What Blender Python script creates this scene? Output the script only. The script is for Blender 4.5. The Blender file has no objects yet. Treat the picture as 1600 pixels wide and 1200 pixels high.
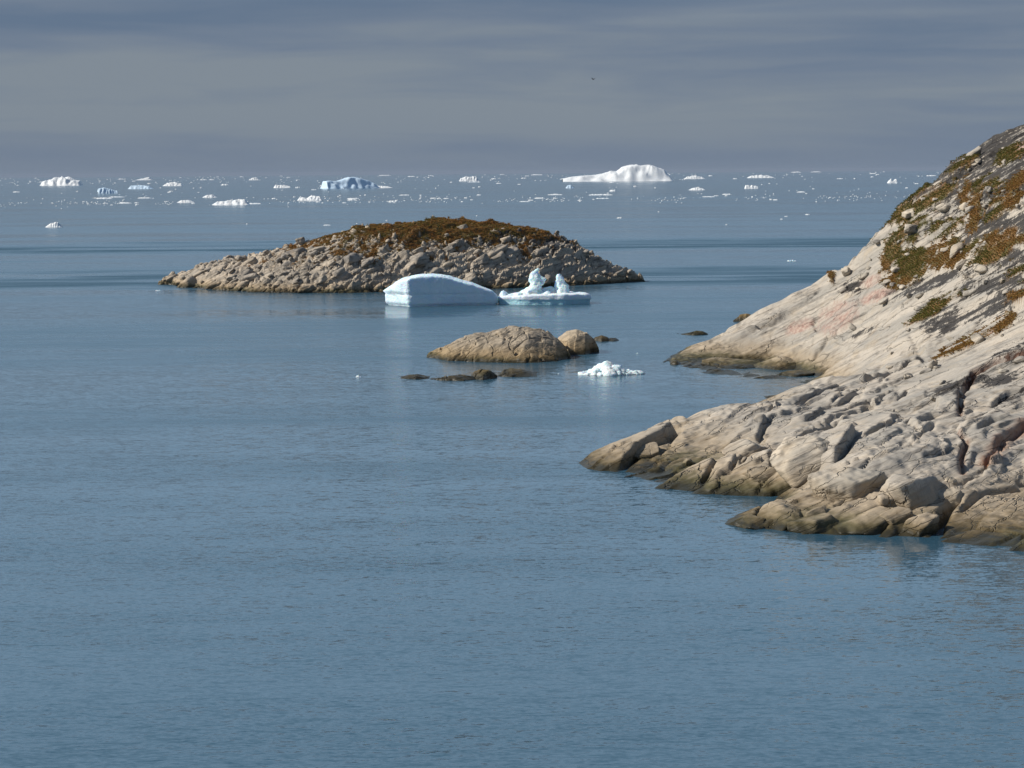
import bpy, math, random
import numpy as np
from mathutils import Matrix, Vector

rng = np.random.default_rng(7)
random.seed(7)
S = bpy.context.scene
COL = S.collection

# ------------------------------------------------------------------ camera
FPX, HCAM = 3000.0, 20.0                 # focal length in pixels of a 1600 wide frame, eye height
PITCH, ROLL = math.atan(330 / FPX), -math.radians(0.43)
RM = Matrix.Rotation(math.pi / 2 - PITCH, 3, 'X') @ Matrix.Rotation(ROLL, 3, 'Z')
cam = bpy.data.cameras.new('camera')
cam.sensor_width = 36.0
cam.lens = 36.0 * FPX / 1600
cam.clip_start, cam.clip_end = 1.0, 200000.0
camo = bpy.data.objects.new('camera', cam)
COL.objects.link(camo)
camo.matrix_world = Matrix.Translation((0, 0, HCAM)) @ RM.to_4x4()
S.camera = camo

HAZE = 2.8e-5
# ------------------------------------------------------------------ light
SUN_EL, SUN_AZ = math.radians(37), math.radians(-97)   # azimuth from +Y (view direction), clockwise positive
sun_dir = Vector((math.sin(SUN_AZ) * math.cos(SUN_EL), math.cos(SUN_AZ) * math.cos(SUN_EL), math.sin(SUN_EL)))
sl = bpy.data.lights.new('sun', 'SUN')
sl.energy = 5.0
sl.angle = math.radians(0.53)
sl.color = (1.0, 0.93, 0.83)
so = bpy.data.objects.new('sun', sl)
COL.objects.link(so)
so.rotation_euler = sun_dir.to_track_quat('Z', 'Y').to_euler()

S.view_settings.view_transform = 'Standard'
S.view_settings.look = 'None'
S.view_settings.exposure = 0.22
S.view_settings.gamma = 1.0
S.view_settings.use_curve_mapping = False
S.render.engine = 'CYCLES'
S.cycles.use_denoising = True
S.cycles.max_bounces = 6
S.cycles.volume_bounces = 0


class NT:
    """small node-tree helper"""
    def __init__(self, tree):
        self.t = tree
        self.t.nodes.clear()

    def n(self, kind, **kw):
        nd = self.t.nodes.new(kind)
        ins = kw.pop('ins', {})
        for k, v in kw.items():
            setattr(nd, k, v)
        for k, v in ins.items():
            self.set(nd.inputs[k], v)
        return nd

    def set(self, sock, v):
        if isinstance(v, bpy.types.NodeSocket):
            self.t.links.new(v, sock)
        elif isinstance(v, tuple) and len(v) == 3 and sock.type == 'RGBA':
            sock.default_value = (*v, 1)
        else:
            sock.default_value = v

    def math(self, op, a, b=0.0, c=0.0, clamp=False):
        nd = self.t.nodes.new('ShaderNodeMath')
        nd.operation = op
        nd.use_clamp = clamp
        for i, v in enumerate((a, b, c)):
            self.set(nd.inputs[i], v)
        return nd.outputs[0]

    def vmath(self, op, a, b=(0, 0, 0)):
        nd = self.t.nodes.new('ShaderNodeVectorMath')
        nd.operation = op
        self.set(nd.inputs[0], a)
        self.set(nd.inputs[1], b)
        return nd.outputs[0]

    def mix(self, f, a, b, mode='MIX'):
        nd = self.t.nodes.new('ShaderNodeMix')
        nd.data_type = 'RGBA'
        nd.blend_type = mode
        self.set(nd.inputs[0], f)
        self.set(nd.inputs[6], a)
        self.set(nd.inputs[7], b)
        return nd.outputs[2]

    def noise(self, vec, scale, detail=4.0, rough=0.55, dist=0.0, out='Fac'):
        nd = self.n('ShaderNodeTexNoise', ins={'Vector': vec, 'Scale': scale, 'Detail': detail, 'Roughness': rough, 'Distortion': dist})
        return nd.outputs['Fac' if out == 'Fac' else 'Color']

    def ramp(self, f, stops, interp='LINEAR'):
        nd = self.t.nodes.new('ShaderNodeValToRGB')
        cr = nd.color_ramp
        cr.interpolation = interp
        while len(cr.elements) < len(stops):
            cr.elements.new(0.5)
        for e, (p, c) in zip(cr.elements, stops):
            e.position = p
            e.color = (*c, 1) if isinstance(c, tuple) else (c, c, c, 1)
        self.set(nd.inputs[0], f)
        return nd.outputs[0]

    def rng(self, v, a, b, c=0.0, d=1.0, smooth=True):
        nd = self.t.nodes.new('ShaderNodeMapRange')
        nd.interpolation_type = 'SMOOTHSTEP' if smooth else 'LINEAR'
        nd.clamp = True
        for i, x in enumerate((v, a, b, c, d)):
            self.set(nd.inputs[i], x)
        return nd.outputs[0]

    def scale(self, vec, s):
        return self.vmath('MULTIPLY', vec, s)


# ------------------------------------------------------------------ sky
world = bpy.data.worlds.new('World')
S.world = world
world.use_nodes = True
w = NT(world.node_tree)
sky = w.n('ShaderNodeTexSky', sky_type='NISHITA', sun_disc=False, sun_elevation=SUN_EL,
          sun_rotation=SUN_AZ, altitude=20.0, air_density=1.0, dust_density=0.6, ozone_density=1.5)
tc = w.n('ShaderNodeTexCoord').outputs['Generated']
sep = w.n('ShaderNodeSeparateXYZ', ins={0: tc})
elev = sep.outputs[2]
band = w.noise(w.scale(tc, (1.6, 1.6, 26.0)), 1.0, 3.0, 0.5, 0.3)
band2 = w.noise(w.vmath('ADD', w.scale(tc, (9.0, 9.0, 80.0)), (3.1, 1.7, 5.0)), 1.0, 5.0, 0.55, 0.5)
bb = w.math('ADD', w.math('MULTIPLY', band, 0.72), w.math('MULTIPLY', band2, 0.28))
cl = w.ramp(bb, [(0.39, (1.36, 1.95, 2.85)), (0.5, (1.78, 2.30, 3.08)), (0.61, (2.35, 2.80, 3.28))])
low = w.rng(elev, -0.01, 0.035, 1.0, 0.0)
cl = w.mix(w.math('MULTIPLY', low, 0.8), cl, (1.85, 2.35, 3.15))
# the bank is thick and grey at the horizon, thin and sunlit higher up, and lies over the open sea ahead
wob = w.math('ADD', elev, w.math('MULTIPLY', w.math('SUBTRACT', band, 0.5), 0.10))
cl = w.mix(w.rng(wob, 0.075, 0.19), cl, (4.9, 6.9, 9.2))
ahead = w.rng(sep.outputs[1], -0.35, 0.45)
top = w.math('ADD', w.math('MULTIPLY', ahead, 0.48), 0.13)
cover = w.rng(w.math('SUBTRACT', wob, top), -0.12, 0.06, 1.0, 0.0)
hi = w.noise(w.vmath('ADD', w.scale(tc, (3.0, 3.0, 9.0)), (7.0, 2.0, 0.0)), 1.0, 6.0, 0.6, 0.6)
wisp = w.math('MULTIPLY', w.rng(hi, 0.50, 0.75), 0.15)
skyc = w.mix(wisp, sky.outputs[0], (3.0, 3.3, 3.9))
skyc = w.mix(cover, skyc, cl)
bg = w.n('ShaderNodeBackground', ins={'Color': skyc, 'Strength': 0.08})
w.t.links.new(bg.outputs[0], w.n('ShaderNodeOutputWorld').inputs[0])

# ------------------------------------------------------------------ projection helpers
RMn = np.array(RM)


def ray(u, v):
    d = np.stack([(np.asarray(u, float) - 800) / FPX, -(np.asarray(v, float) - 600) / FPX, -np.ones_like(np.asarray(u, float))], -1)
    return d @ RMn.T


def at(u, v, Y=None, z=0.0):
    """the point seen at photo pixel (u, v): on the plane z, or at distance Y"""
    d = ray(u, v)
    t = (z - HCAM) / d[2] if Y is None else Y / d[1]
    return np.array([0, 0, HCAM]) + d * t


def project(P):
    q = (P - np.array([0, 0, HCAM])) @ RMn
    return 800 - FPX * q[..., 0] / q[..., 2], 600 + FPX * q[..., 1] / q[..., 2]


FD, FE, FN = (0.22, 0.968, -0.12), (0.906, 0.0, 0.423), (-0.41, 0.204, 0.886)


# ------------------------------------------------------------------ numpy noise
def _h(ix, iy, s):
    n = (ix.astype(np.int64) * 374761393 + iy.astype(np.int64) * 668265263 + s * 974634777) & 0xffffffff
    n = ((n ^ (n >> 13)) * 1274126177) & 0xffffffff
    n = ((n ^ (n >> 16)) * 2246822519) & 0xffffffff
    return ((n ^ (n >> 15)) & 0xffffff) / float(0xffffff)


def perlin(x, y, s=0):
    ix, iy = np.floor(x), np.floor(y)
    fx, fy = x - ix, y - iy
    ux, uy = fx * fx * fx * (fx * (fx * 6 - 15) + 10), fy * fy * fy * (fy * (fy * 6 - 15) + 10)
    def g(dx, dy):
        a = _h(ix + dx, iy + dy, s) * 2 * np.pi
        return np.cos(a) * (fx - dx) + np.sin(a) * (fy - dy)
    a, b, c, d = g(0, 0), g(1, 0), g(0, 1), g(1, 1)
    return ((a + (b - a) * ux) + ((c + (d - c) * ux) - (a + (b - a) * ux)) * uy) * 1.5


def fbm(x, y, o=4, s=0, gain=0.5):
    r, a, t = 0, 1.0, 0
    for k in range(o):
        r = r + a * perlin(x * 2 ** k + 17.3 * k, y * 2 ** k - 9.1 * k, s + k)
        t += a
        a *= gain
    return r / t


def worley(x, y, s=0, jit=0.9):
    """F1, edge distance, id of the cell and the offset from its centre"""
    ix, iy = np.floor(x), np.floor(y)
    f1 = np.full(x.shape, 9.0); f2 = np.full(x.shape, 9.0)
    cid = np.zeros(x.shape); ox = np.zeros(x.shape); oy = np.zeros(x.shape)
    for dx in (-1, 0, 1):
        for dy in (-1, 0, 1):
            cx, cy = ix + dx, iy + dy
            px = cx + 0.5 + (_h(cx, cy, s) - 0.5) * jit - x
            py = cy + 0.5 + (_h(cx, cy, s + 31) - 0.5) * jit - y
            d = np.sqrt(px * px + py * py)
            m = d < f1
            f2 = np.where(m, f1, np.minimum(f2, d))
            cid = np.where(m, _h(cx, cy, s + 77), cid)
            ox = np.where(m, -px, ox); oy = np.where(m, -py, oy)
            f1 = np.where(m, d, f1)
    return f1, f2 - f1, cid, ox, oy


def sstep(a, b, x):
    t = np.clip((x - a) / (b - a), 0, 1)
    return t * t * (3 - 2 * t)


def perlin3(p, s=0):
    """cheap 3-D noise: three 2-D slices"""
    return (perlin(p[:, 0] + 0.31 * p[:, 2], p[:, 1] - 0.43 * p[:, 2], s) + perlin(p[:, 1] + 5.2, p[:, 2] + 1.3, s + 5) + perlin(p[:, 2] - 3.7, p[:, 0] + 8.1, s + 9)) / 1.9


def fbm3(p, o=3, s=0, gain=0.5):
    r, a = 0, 1.0
    for k in range(o):
        r = r + a * perlin3(p * 2 ** k, s + 13 * k)
        a *= gain
    return r


# ------------------------------------------------------------------ mesh helpers
def mesh_from(name, V, F, smooth=True, attrs=None):
    V = np.asarray(V, np.float32); F = np.asarray(F, np.int32)
    k = F.shape[1]
    me = bpy.data.meshes.new(name)
    me.vertices.add(len(V)); me.vertices.foreach_set('co', V.ravel())
    me.loops.add(F.size); me.loops.foreach_set('vertex_index', F.ravel())
    me.polygons.add(len(F)); me.polygons.foreach_set('loop_start', np.arange(0, F.size, k, dtype=np.int32))
    me.polygons.foreach_set('use_smooth', np.full(len(F), smooth))
    for an, val in (attrs or {}).items():
        val = np.asarray(val, np.float32)
        if val.ndim == 1:
            a = me.attributes.new(an, 'FLOAT', 'POINT'); a.data.foreach_set('value', val)
        else:
            a = me.attributes.new(an, 'FLOAT_VECTOR', 'POINT'); a.data.foreach_set('vector', val.ravel())
    me.update(); me.validate()
    return me


def link(name, me, mat=None, parent=None, loc=None):
    o = bpy.data.objects.new(name, me)
    COL.objects.link(o)
    if mat is not None and not me.materials:
        me.materials.append(mat)
    if parent is not None:
        o.parent = parent
    if loc is not None:
        o.location = loc
    return o


def tag(o, label=None, cat=None, group=None, kind=None):
    for k, v in (('label', label), ('category', cat), ('group', group), ('kind', kind)):
        if v:
            o[k] = v
    return o


def grid_faces(nx, ny):
    i = np.arange(nx - 1)[None, :] + np.arange(ny - 1)[:, None] * nx
    return np.stack([i, i + 1, i + 1 + nx, i + nx], -1).reshape(-1, 4)


_ico = {}


def ico(sub):
    if sub not in _ico:
        import bmesh
        bm = bmesh.new()
        bmesh.ops.create_icosphere(bm, subdivisions=sub, radius=1.0)
        bm.verts.ensure_lookup_table()
        _ico[sub] = (np.array([v.co[:] for v in bm.verts]), np.array([[v.index for v in f.verts] for f in bm.faces]))
        bm.free()
    return _ico[sub]


def polytope(sub, normals, dists, soft=14.0):
    """rounded convex rock: unit sphere directions pushed out to a set of planes"""
    D, F = ico(sub)
    N = np.asarray(normals, float)
    N = N / np.linalg.norm(N, axis=1, keepdims=True)
    c = np.maximum(D @ N.T, 1e-4) / np.asarray(dists, float)[None, :]
    r = 1.0 / (np.sum(c ** soft, axis=1) ** (1 / soft))
    return D * r[:, None], F


def rock_mesh(name, sub, seed, size=(1, 1, 1), planes=9, rough=0.06, soft=12.0, box=0.55):
    r = np.random.default_rng(seed)
    n = list(r.normal(size=(planes, 3))) + [(1, 0, 0), (-1, 0, 0), (0, 1, 0), (0, -1, 0), (0, 0, 1), (0, 0, -1)]
    d = list(r.uniform(0.72, 1.0, planes)) + list(r.uniform(0.8, 1.15, 6))
    V, F = polytope(sub, n, d, soft)
    V = V * (1 + rough * fbm3(V * 1.7 + seed * 3.1, 4, seed)[:, None])
    return mesh_from(name, V * np.array(size), F)


# ------------------------------------------------------------------ materials
def principled(name):
    m = bpy.data.materials.new(name)
    m.use_nodes = True
    t = NT(m.node_tree)
    b = t.n('ShaderNodeBsdfPrincipled')
    t.t.links.new(b.outputs[0], t.n('ShaderNodeOutputMaterial').inputs[0])
    return m, t, b


def rock_material(name, pale, grey, dark, tan, band=0.9, tide=0.75, attrs=True, warm=0.35, ochre=0.5, lich=0.35):
    m, t, b = principled(name)
    geo = t.n('ShaderNodeNewGeometry')
    P = geo.outputs['Position']
    z = t.n('ShaderNodeSeparateXYZ', ins={0: P}).outputs[2]
    # coordinates stretched along the foliation of the gneiss
    def dot(v):
        nd = t.n('ShaderNodeVectorMath', operation='DOT_PRODUCT', ins={0: P, 1: v})
        return nd.outputs['Value']
    L = t.n('ShaderNodeCombineXYZ', ins={0: dot(FE), 1: dot(FD), 2: dot(FN)}).outputs[0]
    f1 = t.noise(t.scale(L, (0.10, 0.07, 0.85)), band * 1.2, 6.0, 0.62, 0.6)
    f2 = t.noise(t.vmath('ADD', t.scale(L, (0.30, 0.22, 3.4)), (3.0, 7.0, 1.0)), band, 6.0, 0.62, 0.5)
    big = t.noise(P, 0.12, 4.0, 0.55)
    med = t.noise(P, 0.55, 6.0, 0.62)
    fine = t.noise(P, 5.5, 5.0, 0.7)
    c = t.mix(t.rng(f1, 0.40, 0.62), pale, grey)
    c = t.mix(t.math('MULTIPLY', t.rng(f2, 0.50, 0.68), 0.7), c, dark)
    c = t.mix(t.math('MULTIPLY', t.rng(med, 0.5, 0.72), warm), c, tan)
    c = t.mix(t.math('MULTIPLY', t.rng(t.noise(P, 1.6, 6.0, 0.75, 0.6), 0.56, 0.68), lich), c, (0.06, 0.056, 0.052))
    c = t.mix(t.rng(fine, 0.3, 0.75, 0.0, 0.42), c, t.mix(0.5, c, dark))
    rnd = t.n('ShaderNodeObjectInfo').outputs['Random']
    c = t.mix(1.0, c, t.mix(rnd, (0.84, 0.84, 0.86), (1.16, 1.12, 1.06)), 'MULTIPLY')
    if attrs:
        def at_(n_):
            return t.n('ShaderNodeAttribute', attribute_name=n_).outputs['Fac']
        ln = t.math('ADD', t.math('ADD', t.math('MULTIPLY', f2, 0.45), t.math('MULTIPLY', t.noise(P, 6.5, 6.0, 0.8), 0.25)), t.math('MULTIPLY', t.noise(P, 1.9, 9.0, 0.8, 0.3), 0.3))
        lic = t.rng(t.math('ADD', ln, t.math('MULTIPLY', at_('lichen'), 0.165)), 0.585, 0.63)
        c = t.mix(t.math('MULTIPLY', lic, 0.96), c, t.mix(fine, (0.014, 0.013, 0.014), (0.045, 0.041, 0.037)))
        c = t.mix(t.math('MULTIPLY', at_('pink'), t.rng(med, 0.35, 0.6, 0.2, 0.9)), c, t.mix(t.rng(t.noise(P, 2.6, 5.0, 0.7), 0.35, 0.65), (0.23, 0.13, 0.105), (0.38, 0.295, 0.24)))
        c = t.mix(t.math('MULTIPLY', at_('rust'), t.rng(med, 0.3, 0.6, 0.4, 1.0)), c, (0.21, 0.085, 0.04))
        c = t.mix(at_('soil'), c, t.mix(t.rng(med, 0.35, 0.6), (0.075, 0.068, 0.022), (0.15, 0.080, 0.028)))
    # ochre stain and algae band above the waterline
    zz = t.math('ADD', z, t.math('MULTIPLY', t.math('SUBTRACT', med, 0.5), 1.4))
    c = t.mix(t.math('MULTIPLY', t.rng(zz, tide * 3.4, tide * 1.2), ochre), c, (0.27, 0.19, 0.095))
    zn = t.math('ADD', z, t.math('MULTIPLY', t.math('SUBTRACT', t.noise(P, 1.3, 3.0, 0.6), 0.5), 0.9))
    c = t.mix(t.rng(zn, tide * 1.5, tide * 0.5, 0.0, 0.93), c, t.mix(t.rng(big, 0.4, 0.6), (0.055, 0.05, 0.016), (0.085, 0.06, 0.024)))
    c = t.mix(t.rng(zn, tide * 0.75, tide * 0.15, 0.0, 0.9), c, (0.022, 0.02, 0.011))
    t.set(b.inputs['Base Color'], c)
    t.set(b.inputs['Roughness'], t.rng(zn, 0.0, tide, 0.45, 0.85))
    t.set(b.inputs['Specular IOR Level'], 0.25)
    wv = t.vmath('ADD', t.scale(L, (0.16, 0.16, 0.9)), t.scale(t.vmath('SUBTRACT', t.noise(P, 0.5, 4.0, 0.6, out='Color'), (0.5, 0.5, 0.5)), (0.55, 0.55, 0.55)))
    vd = t.n('ShaderNodeTexVoronoi', feature='DISTANCE_TO_EDGE', ins={'Vector': wv, 'Scale': 1.0}).outputs['Distance']
    wv2 = t.vmath('ADD', t.scale(L, (0.45, 0.45, 1.3)), t.scale(t.vmath('SUBTRACT', t.noise(P, 1.1, 4.0, 0.6, out='Color'), (0.5, 0.5, 0.5)), (0.35, 0.35, 0.35)))
    vd2 = t.n('ShaderNodeTexVoronoi', feature='DISTANCE_TO_EDGE', ins={'Vector': wv2, 'Scale': 1.0}).outputs['Distance']
    jm = t.noise(P, 0.22, 3.0, 0.6)
    joint = t.math('ADD', t.math('MULTIPLY', t.math('MULTIPLY', t.rng(vd, 0.0, 0.022), 1.6), t.rng(jm, 0.42, 0.58)), t.math('MULTIPLY', t.math('MULTIPLY', t.rng(vd2, 0.0, 0.03), 0.5), t.rng(big, 0.5, 0.62)))
    hgt = t.math('ADD', joint, t.math('MULTIPLY', f2, 0.6), t.math('ADD', t.math('MULTIPLY', fine, 0.25), t.math('MULTIPLY', med, 0.4)))
    bp = t.n('ShaderNodeBump', ins={'Height': hgt, 'Strength': 0.8, 'Distance': 0.22})
    t.set(b.inputs['Normal'], bp.outputs[0])
    return m


M_HEAD = rock_material('pale_gneiss', (0.45, 0.405, 0.335), (0.32, 0.30, 0.26), (0.125, 0.112, 0.095), (0.42, 0.325, 0.205))
M_ISLE = rock_material('grey_gneiss', (0.39, 0.345, 0.285), (0.25, 0.23, 0.20), (0.085, 0.077, 0.065), (0.36, 0.265, 0.165), tide=0.6, lich=0.6)
M_ISLEDARK = rock_material('lichen_black_gneiss', (0.16, 0.145, 0.13), (0.10, 0.095, 0.09), (0.045, 0.042, 0.04), (0.20, 0.13, 0.07), tide=0.6, attrs=False, lich=0.9)
M_SKER = rock_material('brown_gneiss', (0.40, 0.34, 0.255), (0.29, 0.25, 0.195), (0.11, 0.095, 0.07), (0.36, 0.265, 0.15), tide=0.6, attrs=False, ochre=0.7)


M_AWASH = rock_material('weedy_wet_rock', (0.26, 0.22, 0.16), (0.19, 0.165, 0.125), (0.08, 0.07, 0.05), (0.22, 0.16, 0.09), tide=1.1, attrs=False, ochre=0.7)


def ice_material(name, base, deep, stripes=False, sss=0.35, band=None):
    m, t, b = principled(name)
    P = t.n('ShaderNodeTexCoord').outputs['Object']
    z = t.n('ShaderNodeSeparateXYZ', ins={0: P}).outputs[2]
    n1 = t.noise(P, 0.45, 5.0, 0.6)
    c = t.mix(t.rng(n1, 0.35, 0.7), base, deep)
    if band:
        wob = t.math('ADD', z, t.math('MULTIPLY', t.math('SUBTRACT', t.noise(P, 0.3, 2.0), 0.5), 0.25))
        f = t.math('MULTIPLY', t.rng(wob, band[1], band[1] - 0.12), t.rng(wob, band[0] - 0.1, band[0] + 0.1))
        c = t.mix(f, c, (0.36, 0.60, 0.69))
    t.set(b.inputs['Base Color'], c)
    t.set(b.inputs['Roughness'], 0.5)
    t.set(b.inputs['Specular IOR Level'], 0.3)
    if sss:
        b.subsurface_method = 'RANDOM_WALK' if hasattr(b, 'subsurface_method') else None
        t.set(b.inputs['Subsurface Weight'], sss)
        b.inputs['Subsurface Radius'].default_value = (0.10, 0.45, 0.9)
        t.set(b.inputs['Subsurface Scale'], 0.6)
    bp = t.n('ShaderNodeBump', ins={'Height': t.noise(P, 2.2, 6.0, 0.65), 'Strength': 0.7, 'Distance': 0.25})
    t.set(b.inputs['Normal'], bp.outputs[0])
    return m


M_ICE = ice_material('white_ice', (0.66, 0.78, 0.84), (0.55, 0.71, 0.81))
M_SLAB = ice_material('banded_ice', (0.70, 0.75, 0.77), (0.62, 0.70, 0.75), band=(-0.5, 0.85))
M_CLEAR = ice_material('clear_blue_ice', (0.66, 0.77, 0.80), (0.52, 0.70, 0.76), sss=0.6)
M_FAR = ice_material('far_ice', (0.72, 0.73, 0.73), (0.62, 0.68, 0.72), sss=0)
M_FARBLUE = ice_material('far_blue_ice', (0.56, 0.68, 0.78), (0.42, 0.58, 0.74), sss=0)


def water_material():
    m, t, b = principled('sea_water')
    P = t.n('ShaderNodeNewGeometry').outputs['Position']
    sp = t.n('ShaderNodeSeparateXYZ', ins={0: P})
    y = sp.outputs[1]
    x = sp.outputs[0]
    t.set(b.inputs['Base Color'], (0.027, 0.072, 0.110))
    t.set(b.inputs['IOR'], 1.333)
    # wind: how rough the surface is, in long bands lying across the fairway
    warp = t.math('MULTIPLY', t.math('SUBTRACT', t.noise(t.scale(P, (0.010, 0.022, 0)), 1.0, 4.0, 0.6), 0.5), t.math('MULTIPLY', y, 0.17))
    yy = t.math('MAXIMUM', t.math('ADD', y, warp), 20.0)
    tt = t.math('DIVIDE', t.math('LOGARITHM', t.math('DIVIDE', yy, 60.0), math.e), math.log(2500 / 60.0), clamp=True)
    def q(Y):
        return min(1.0, math.log(Y / 60.0) / math.log(2500 / 60.0))
    amp = t.ramp(tt, [(0.0, 0.30), (q(110), 0.25), (q(190), 0.26), (q(250), 0.27), (q(315), 0.28), (q(345), 0.44), (q(382), 0.46), (q(405), 0.26),
                      (q(480), 0.24), (q(512), 0.55), (q(545), 0.48), (q(580), 0.24), (q(800), 0.15), (q(1300), 0.11), (q(1500), 0.07), (1.0, 0.06)])
    pat = t.noise(t.scale(P, (0.004, 0.030, 0)), 1.0, 5.0, 0.6, 0.3)
    pat2 = t.noise(t.scale(P, (0.03, 0.16, 0)), 1.0, 4.0, 0.6, 0.3)
    amp = t.math('MULTIPLY', amp, t.math('MULTIPLY', t.rng(pat, 0.3, 0.7, 0.62, 1.35), t.rng(pat2, 0.3, 0.7, 0.75, 1.25)))
    ro = t.ramp(tt, [(0.0, 0.12), (q(110), 0.13), (q(190), 0.25), (q(300), 0.25), (q(335), 0.17), (q(352), 0.60), (q(385), 0.62), (q(410), 0.22), (q(495), 0.21), (q(512), 0.68), (q(535), 0.62),
                     (q(590), 0.19), (q(1250), 0.17), (q(1500), 0.16), (1.0, 0.16)])
    gust = t.noise(t.scale(P, (0.006, 0.045, 0)), 1.0, 6.0, 0.65, 0.4)
    ro = t.math('MINIMUM', ro, t.rng(gust, 0.36, 0.56, 0.2, 0.7))
    t.set(b.inputs['Roughness'], t.math('MULTIPLY', t.math('MULTIPLY', ro, t.rng(t.n('ShaderNodeVectorMath', operation='DISTANCE', ins={0: P, 1: (27.0, 101.0, 0.0)}).outputs['Value'], 4.0, 26.0, 0.35, 1.0)), t.math('MULTIPLY', t.rng(pat, 0.3, 0.7, 0.6, 1.3), t.rng(pat2, 0.3, 0.7, 0.8, 1.2))))
    lee = t.n('ShaderNodeVectorMath', operation='DISTANCE', ins={0: P, 1: (27.0, 101.0, 0.0)}).outputs['Value']
    lee = t.rng(lee, 4.0, 26.0, 0.30, 1.0)
    amp = t.math('MULTIPLY', amp, lee)
    def slopes(sx, sy, det, seed):
        c = t.noise(t.vmath('ADD', t.scale(P, (sx, sy, 0)), (seed, seed * 1.7, seed)), 1.0, det, 0.6, 0.25, out='Color')
        return t.vmath('SUBTRACT', c, (0.5, 0.5, 0.5))
    s = t.vmath('ADD', t.scale(slopes(0.9, 3.6, 3.0, 3.0), (0.5, 0.9, 0.0)), t.scale(slopes(0.14, 0.5, 3.0, 11.0), (0.15, 0.22, 0.0)))
    s = t.vmath('ADD', s, t.scale(slopes(3.4, 10.0, 1.0, 21.0), (0.5, 0.8, 0.0)))
    vs = t.n('ShaderNodeVectorMath', operation='SCALE', ins={0: s})
    t.set(vs.inputs['Scale'], t.math('MULTIPLY', amp, 1.7))
    nrm = t.vmath('NORMALIZE', t.vmath('ADD', vs.outputs[0], (0, 0, 1)))
    t.set(b.inputs['Normal'], nrm)
    return m


M_WATER = water_material()


def plain(name, col, rough=0.8):
    m, t, b = principled(name)
    t.set(b.inputs['Base Color'], col)
    t.set(b.inputs['Roughness'], rough)
    return m


# ------------------------------------------------------------------ the sea
ring = 96
V = [(0, 0, 0)]
rad = [60, 200, 600, 2000, 6000, 20000, 60000]
for r_ in rad:
    V += [(r_ * math.cos(2 * math.pi * k / ring), r_ * math.sin(2 * math.pi * k / ring), 0) for k in range(ring)]
me = bpy.data.meshes.new('sea')
faces = [(0, 1 + k, 1 + (k + 1) % ring) for k in range(ring)]
for j in range(len(rad) - 1):
    a_, b_ = 1 + j * ring, 1 + (j + 1) * ring
    faces += [(a_ + k, b_ + k, b_ + (k + 1) % ring, a_ + (k + 1) % ring) for k in range(ring)]
me.from_pydata(V, [], faces)
tag(link('sea', me, M_WATER), kind='structure')


# ------------------------------------------------------------------ the headland
def tps_fit(P, z, lam=0.0):
    n = len(P)
    d = np.linalg.norm(P[:, None] - P[None], axis=2)
    K = np.where(d > 0, d * d * np.log(d + 1e-9), 0) + lam * np.eye(n)
    A = np.zeros((n + 3, n + 3)); A[:n, :n] = K
    A[:n, n] = 1; A[:n, n + 1:] = P; A[n, :n] = 1; A[n + 1:, :n] = P.T
    return np.linalg.solve(A, np.concatenate([z, np.zeros(3)]))


def tps_eval(P, c, X, Y):
    out = c[-3] + c[-2] * X + c[-1] * Y
    for (px, py), ck in zip(P, c[:-3]):
        r2 = (X - px) ** 2 + (Y - py) ** 2
        out = out + ck * 0.5 * r2 * np.log(r2 + 1e-9)
    return out


shore = [(1600, 858), (1540, 852), (1480, 846), (1440, 840), (1380, 836), (1300, 832), (1220, 828), (1150, 821), (1215, 778),
         (1150, 773), (1080, 765), (1010, 757), (975, 742), (930, 732), (918, 714),
         (1285, 592), (1250, 592), (1210, 590), (1170, 587), (1120, 581), (1070, 574), (1045, 566)]
surf = [  # photo pixel and distance
    (1120, 540, 207), (1170, 503, 209), (1240, 460, 210), (1300, 428, 210), (1340, 395, 209), (1400, 330, 207), (1440, 298, 205), (1480, 250, 203),
    (1530, 235, 200), (1570, 225, 197), (1600, 205, 195),
    (1000, 690, 138), (1100, 720, 128), (1100, 690, 134), (1080, 650, 142), (1140, 635, 144), (1200, 700, 127), (1200, 660, 136), (1220, 625, 146),
    (1250, 640, 142), (1290, 595, 156), (1350, 770, 110), (1400, 720, 113), (1400, 680, 122), (1350, 650, 134), (1450, 620, 140), (1400, 600, 149),
    (1450, 568, 155), (1350, 603, 153), (1290, 740, 115), (1240, 790, 110.5),
    (1600, 800, 107), (1600, 740, 114), (1600, 680, 122), (1600, 620, 131), (1600, 560, 140), (1600, 500, 150), (1600, 440, 159), (1600, 380, 167),
    (1600, 320, 175), (1600, 260, 184), (1440, 556, 162), (1500, 540, 158), (1500, 480, 168), (1400, 510, 178), (1350, 540, 180), (1300, 570, 183),
    (1300, 510, 195), (1350, 450, 200), (1400, 420, 195), (1450, 370, 195), (1500, 300, 195), (1500, 400, 180), (1550, 450, 166), (1180, 550, 203),
    (1230, 530, 203), (1260, 562, 194)]
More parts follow.
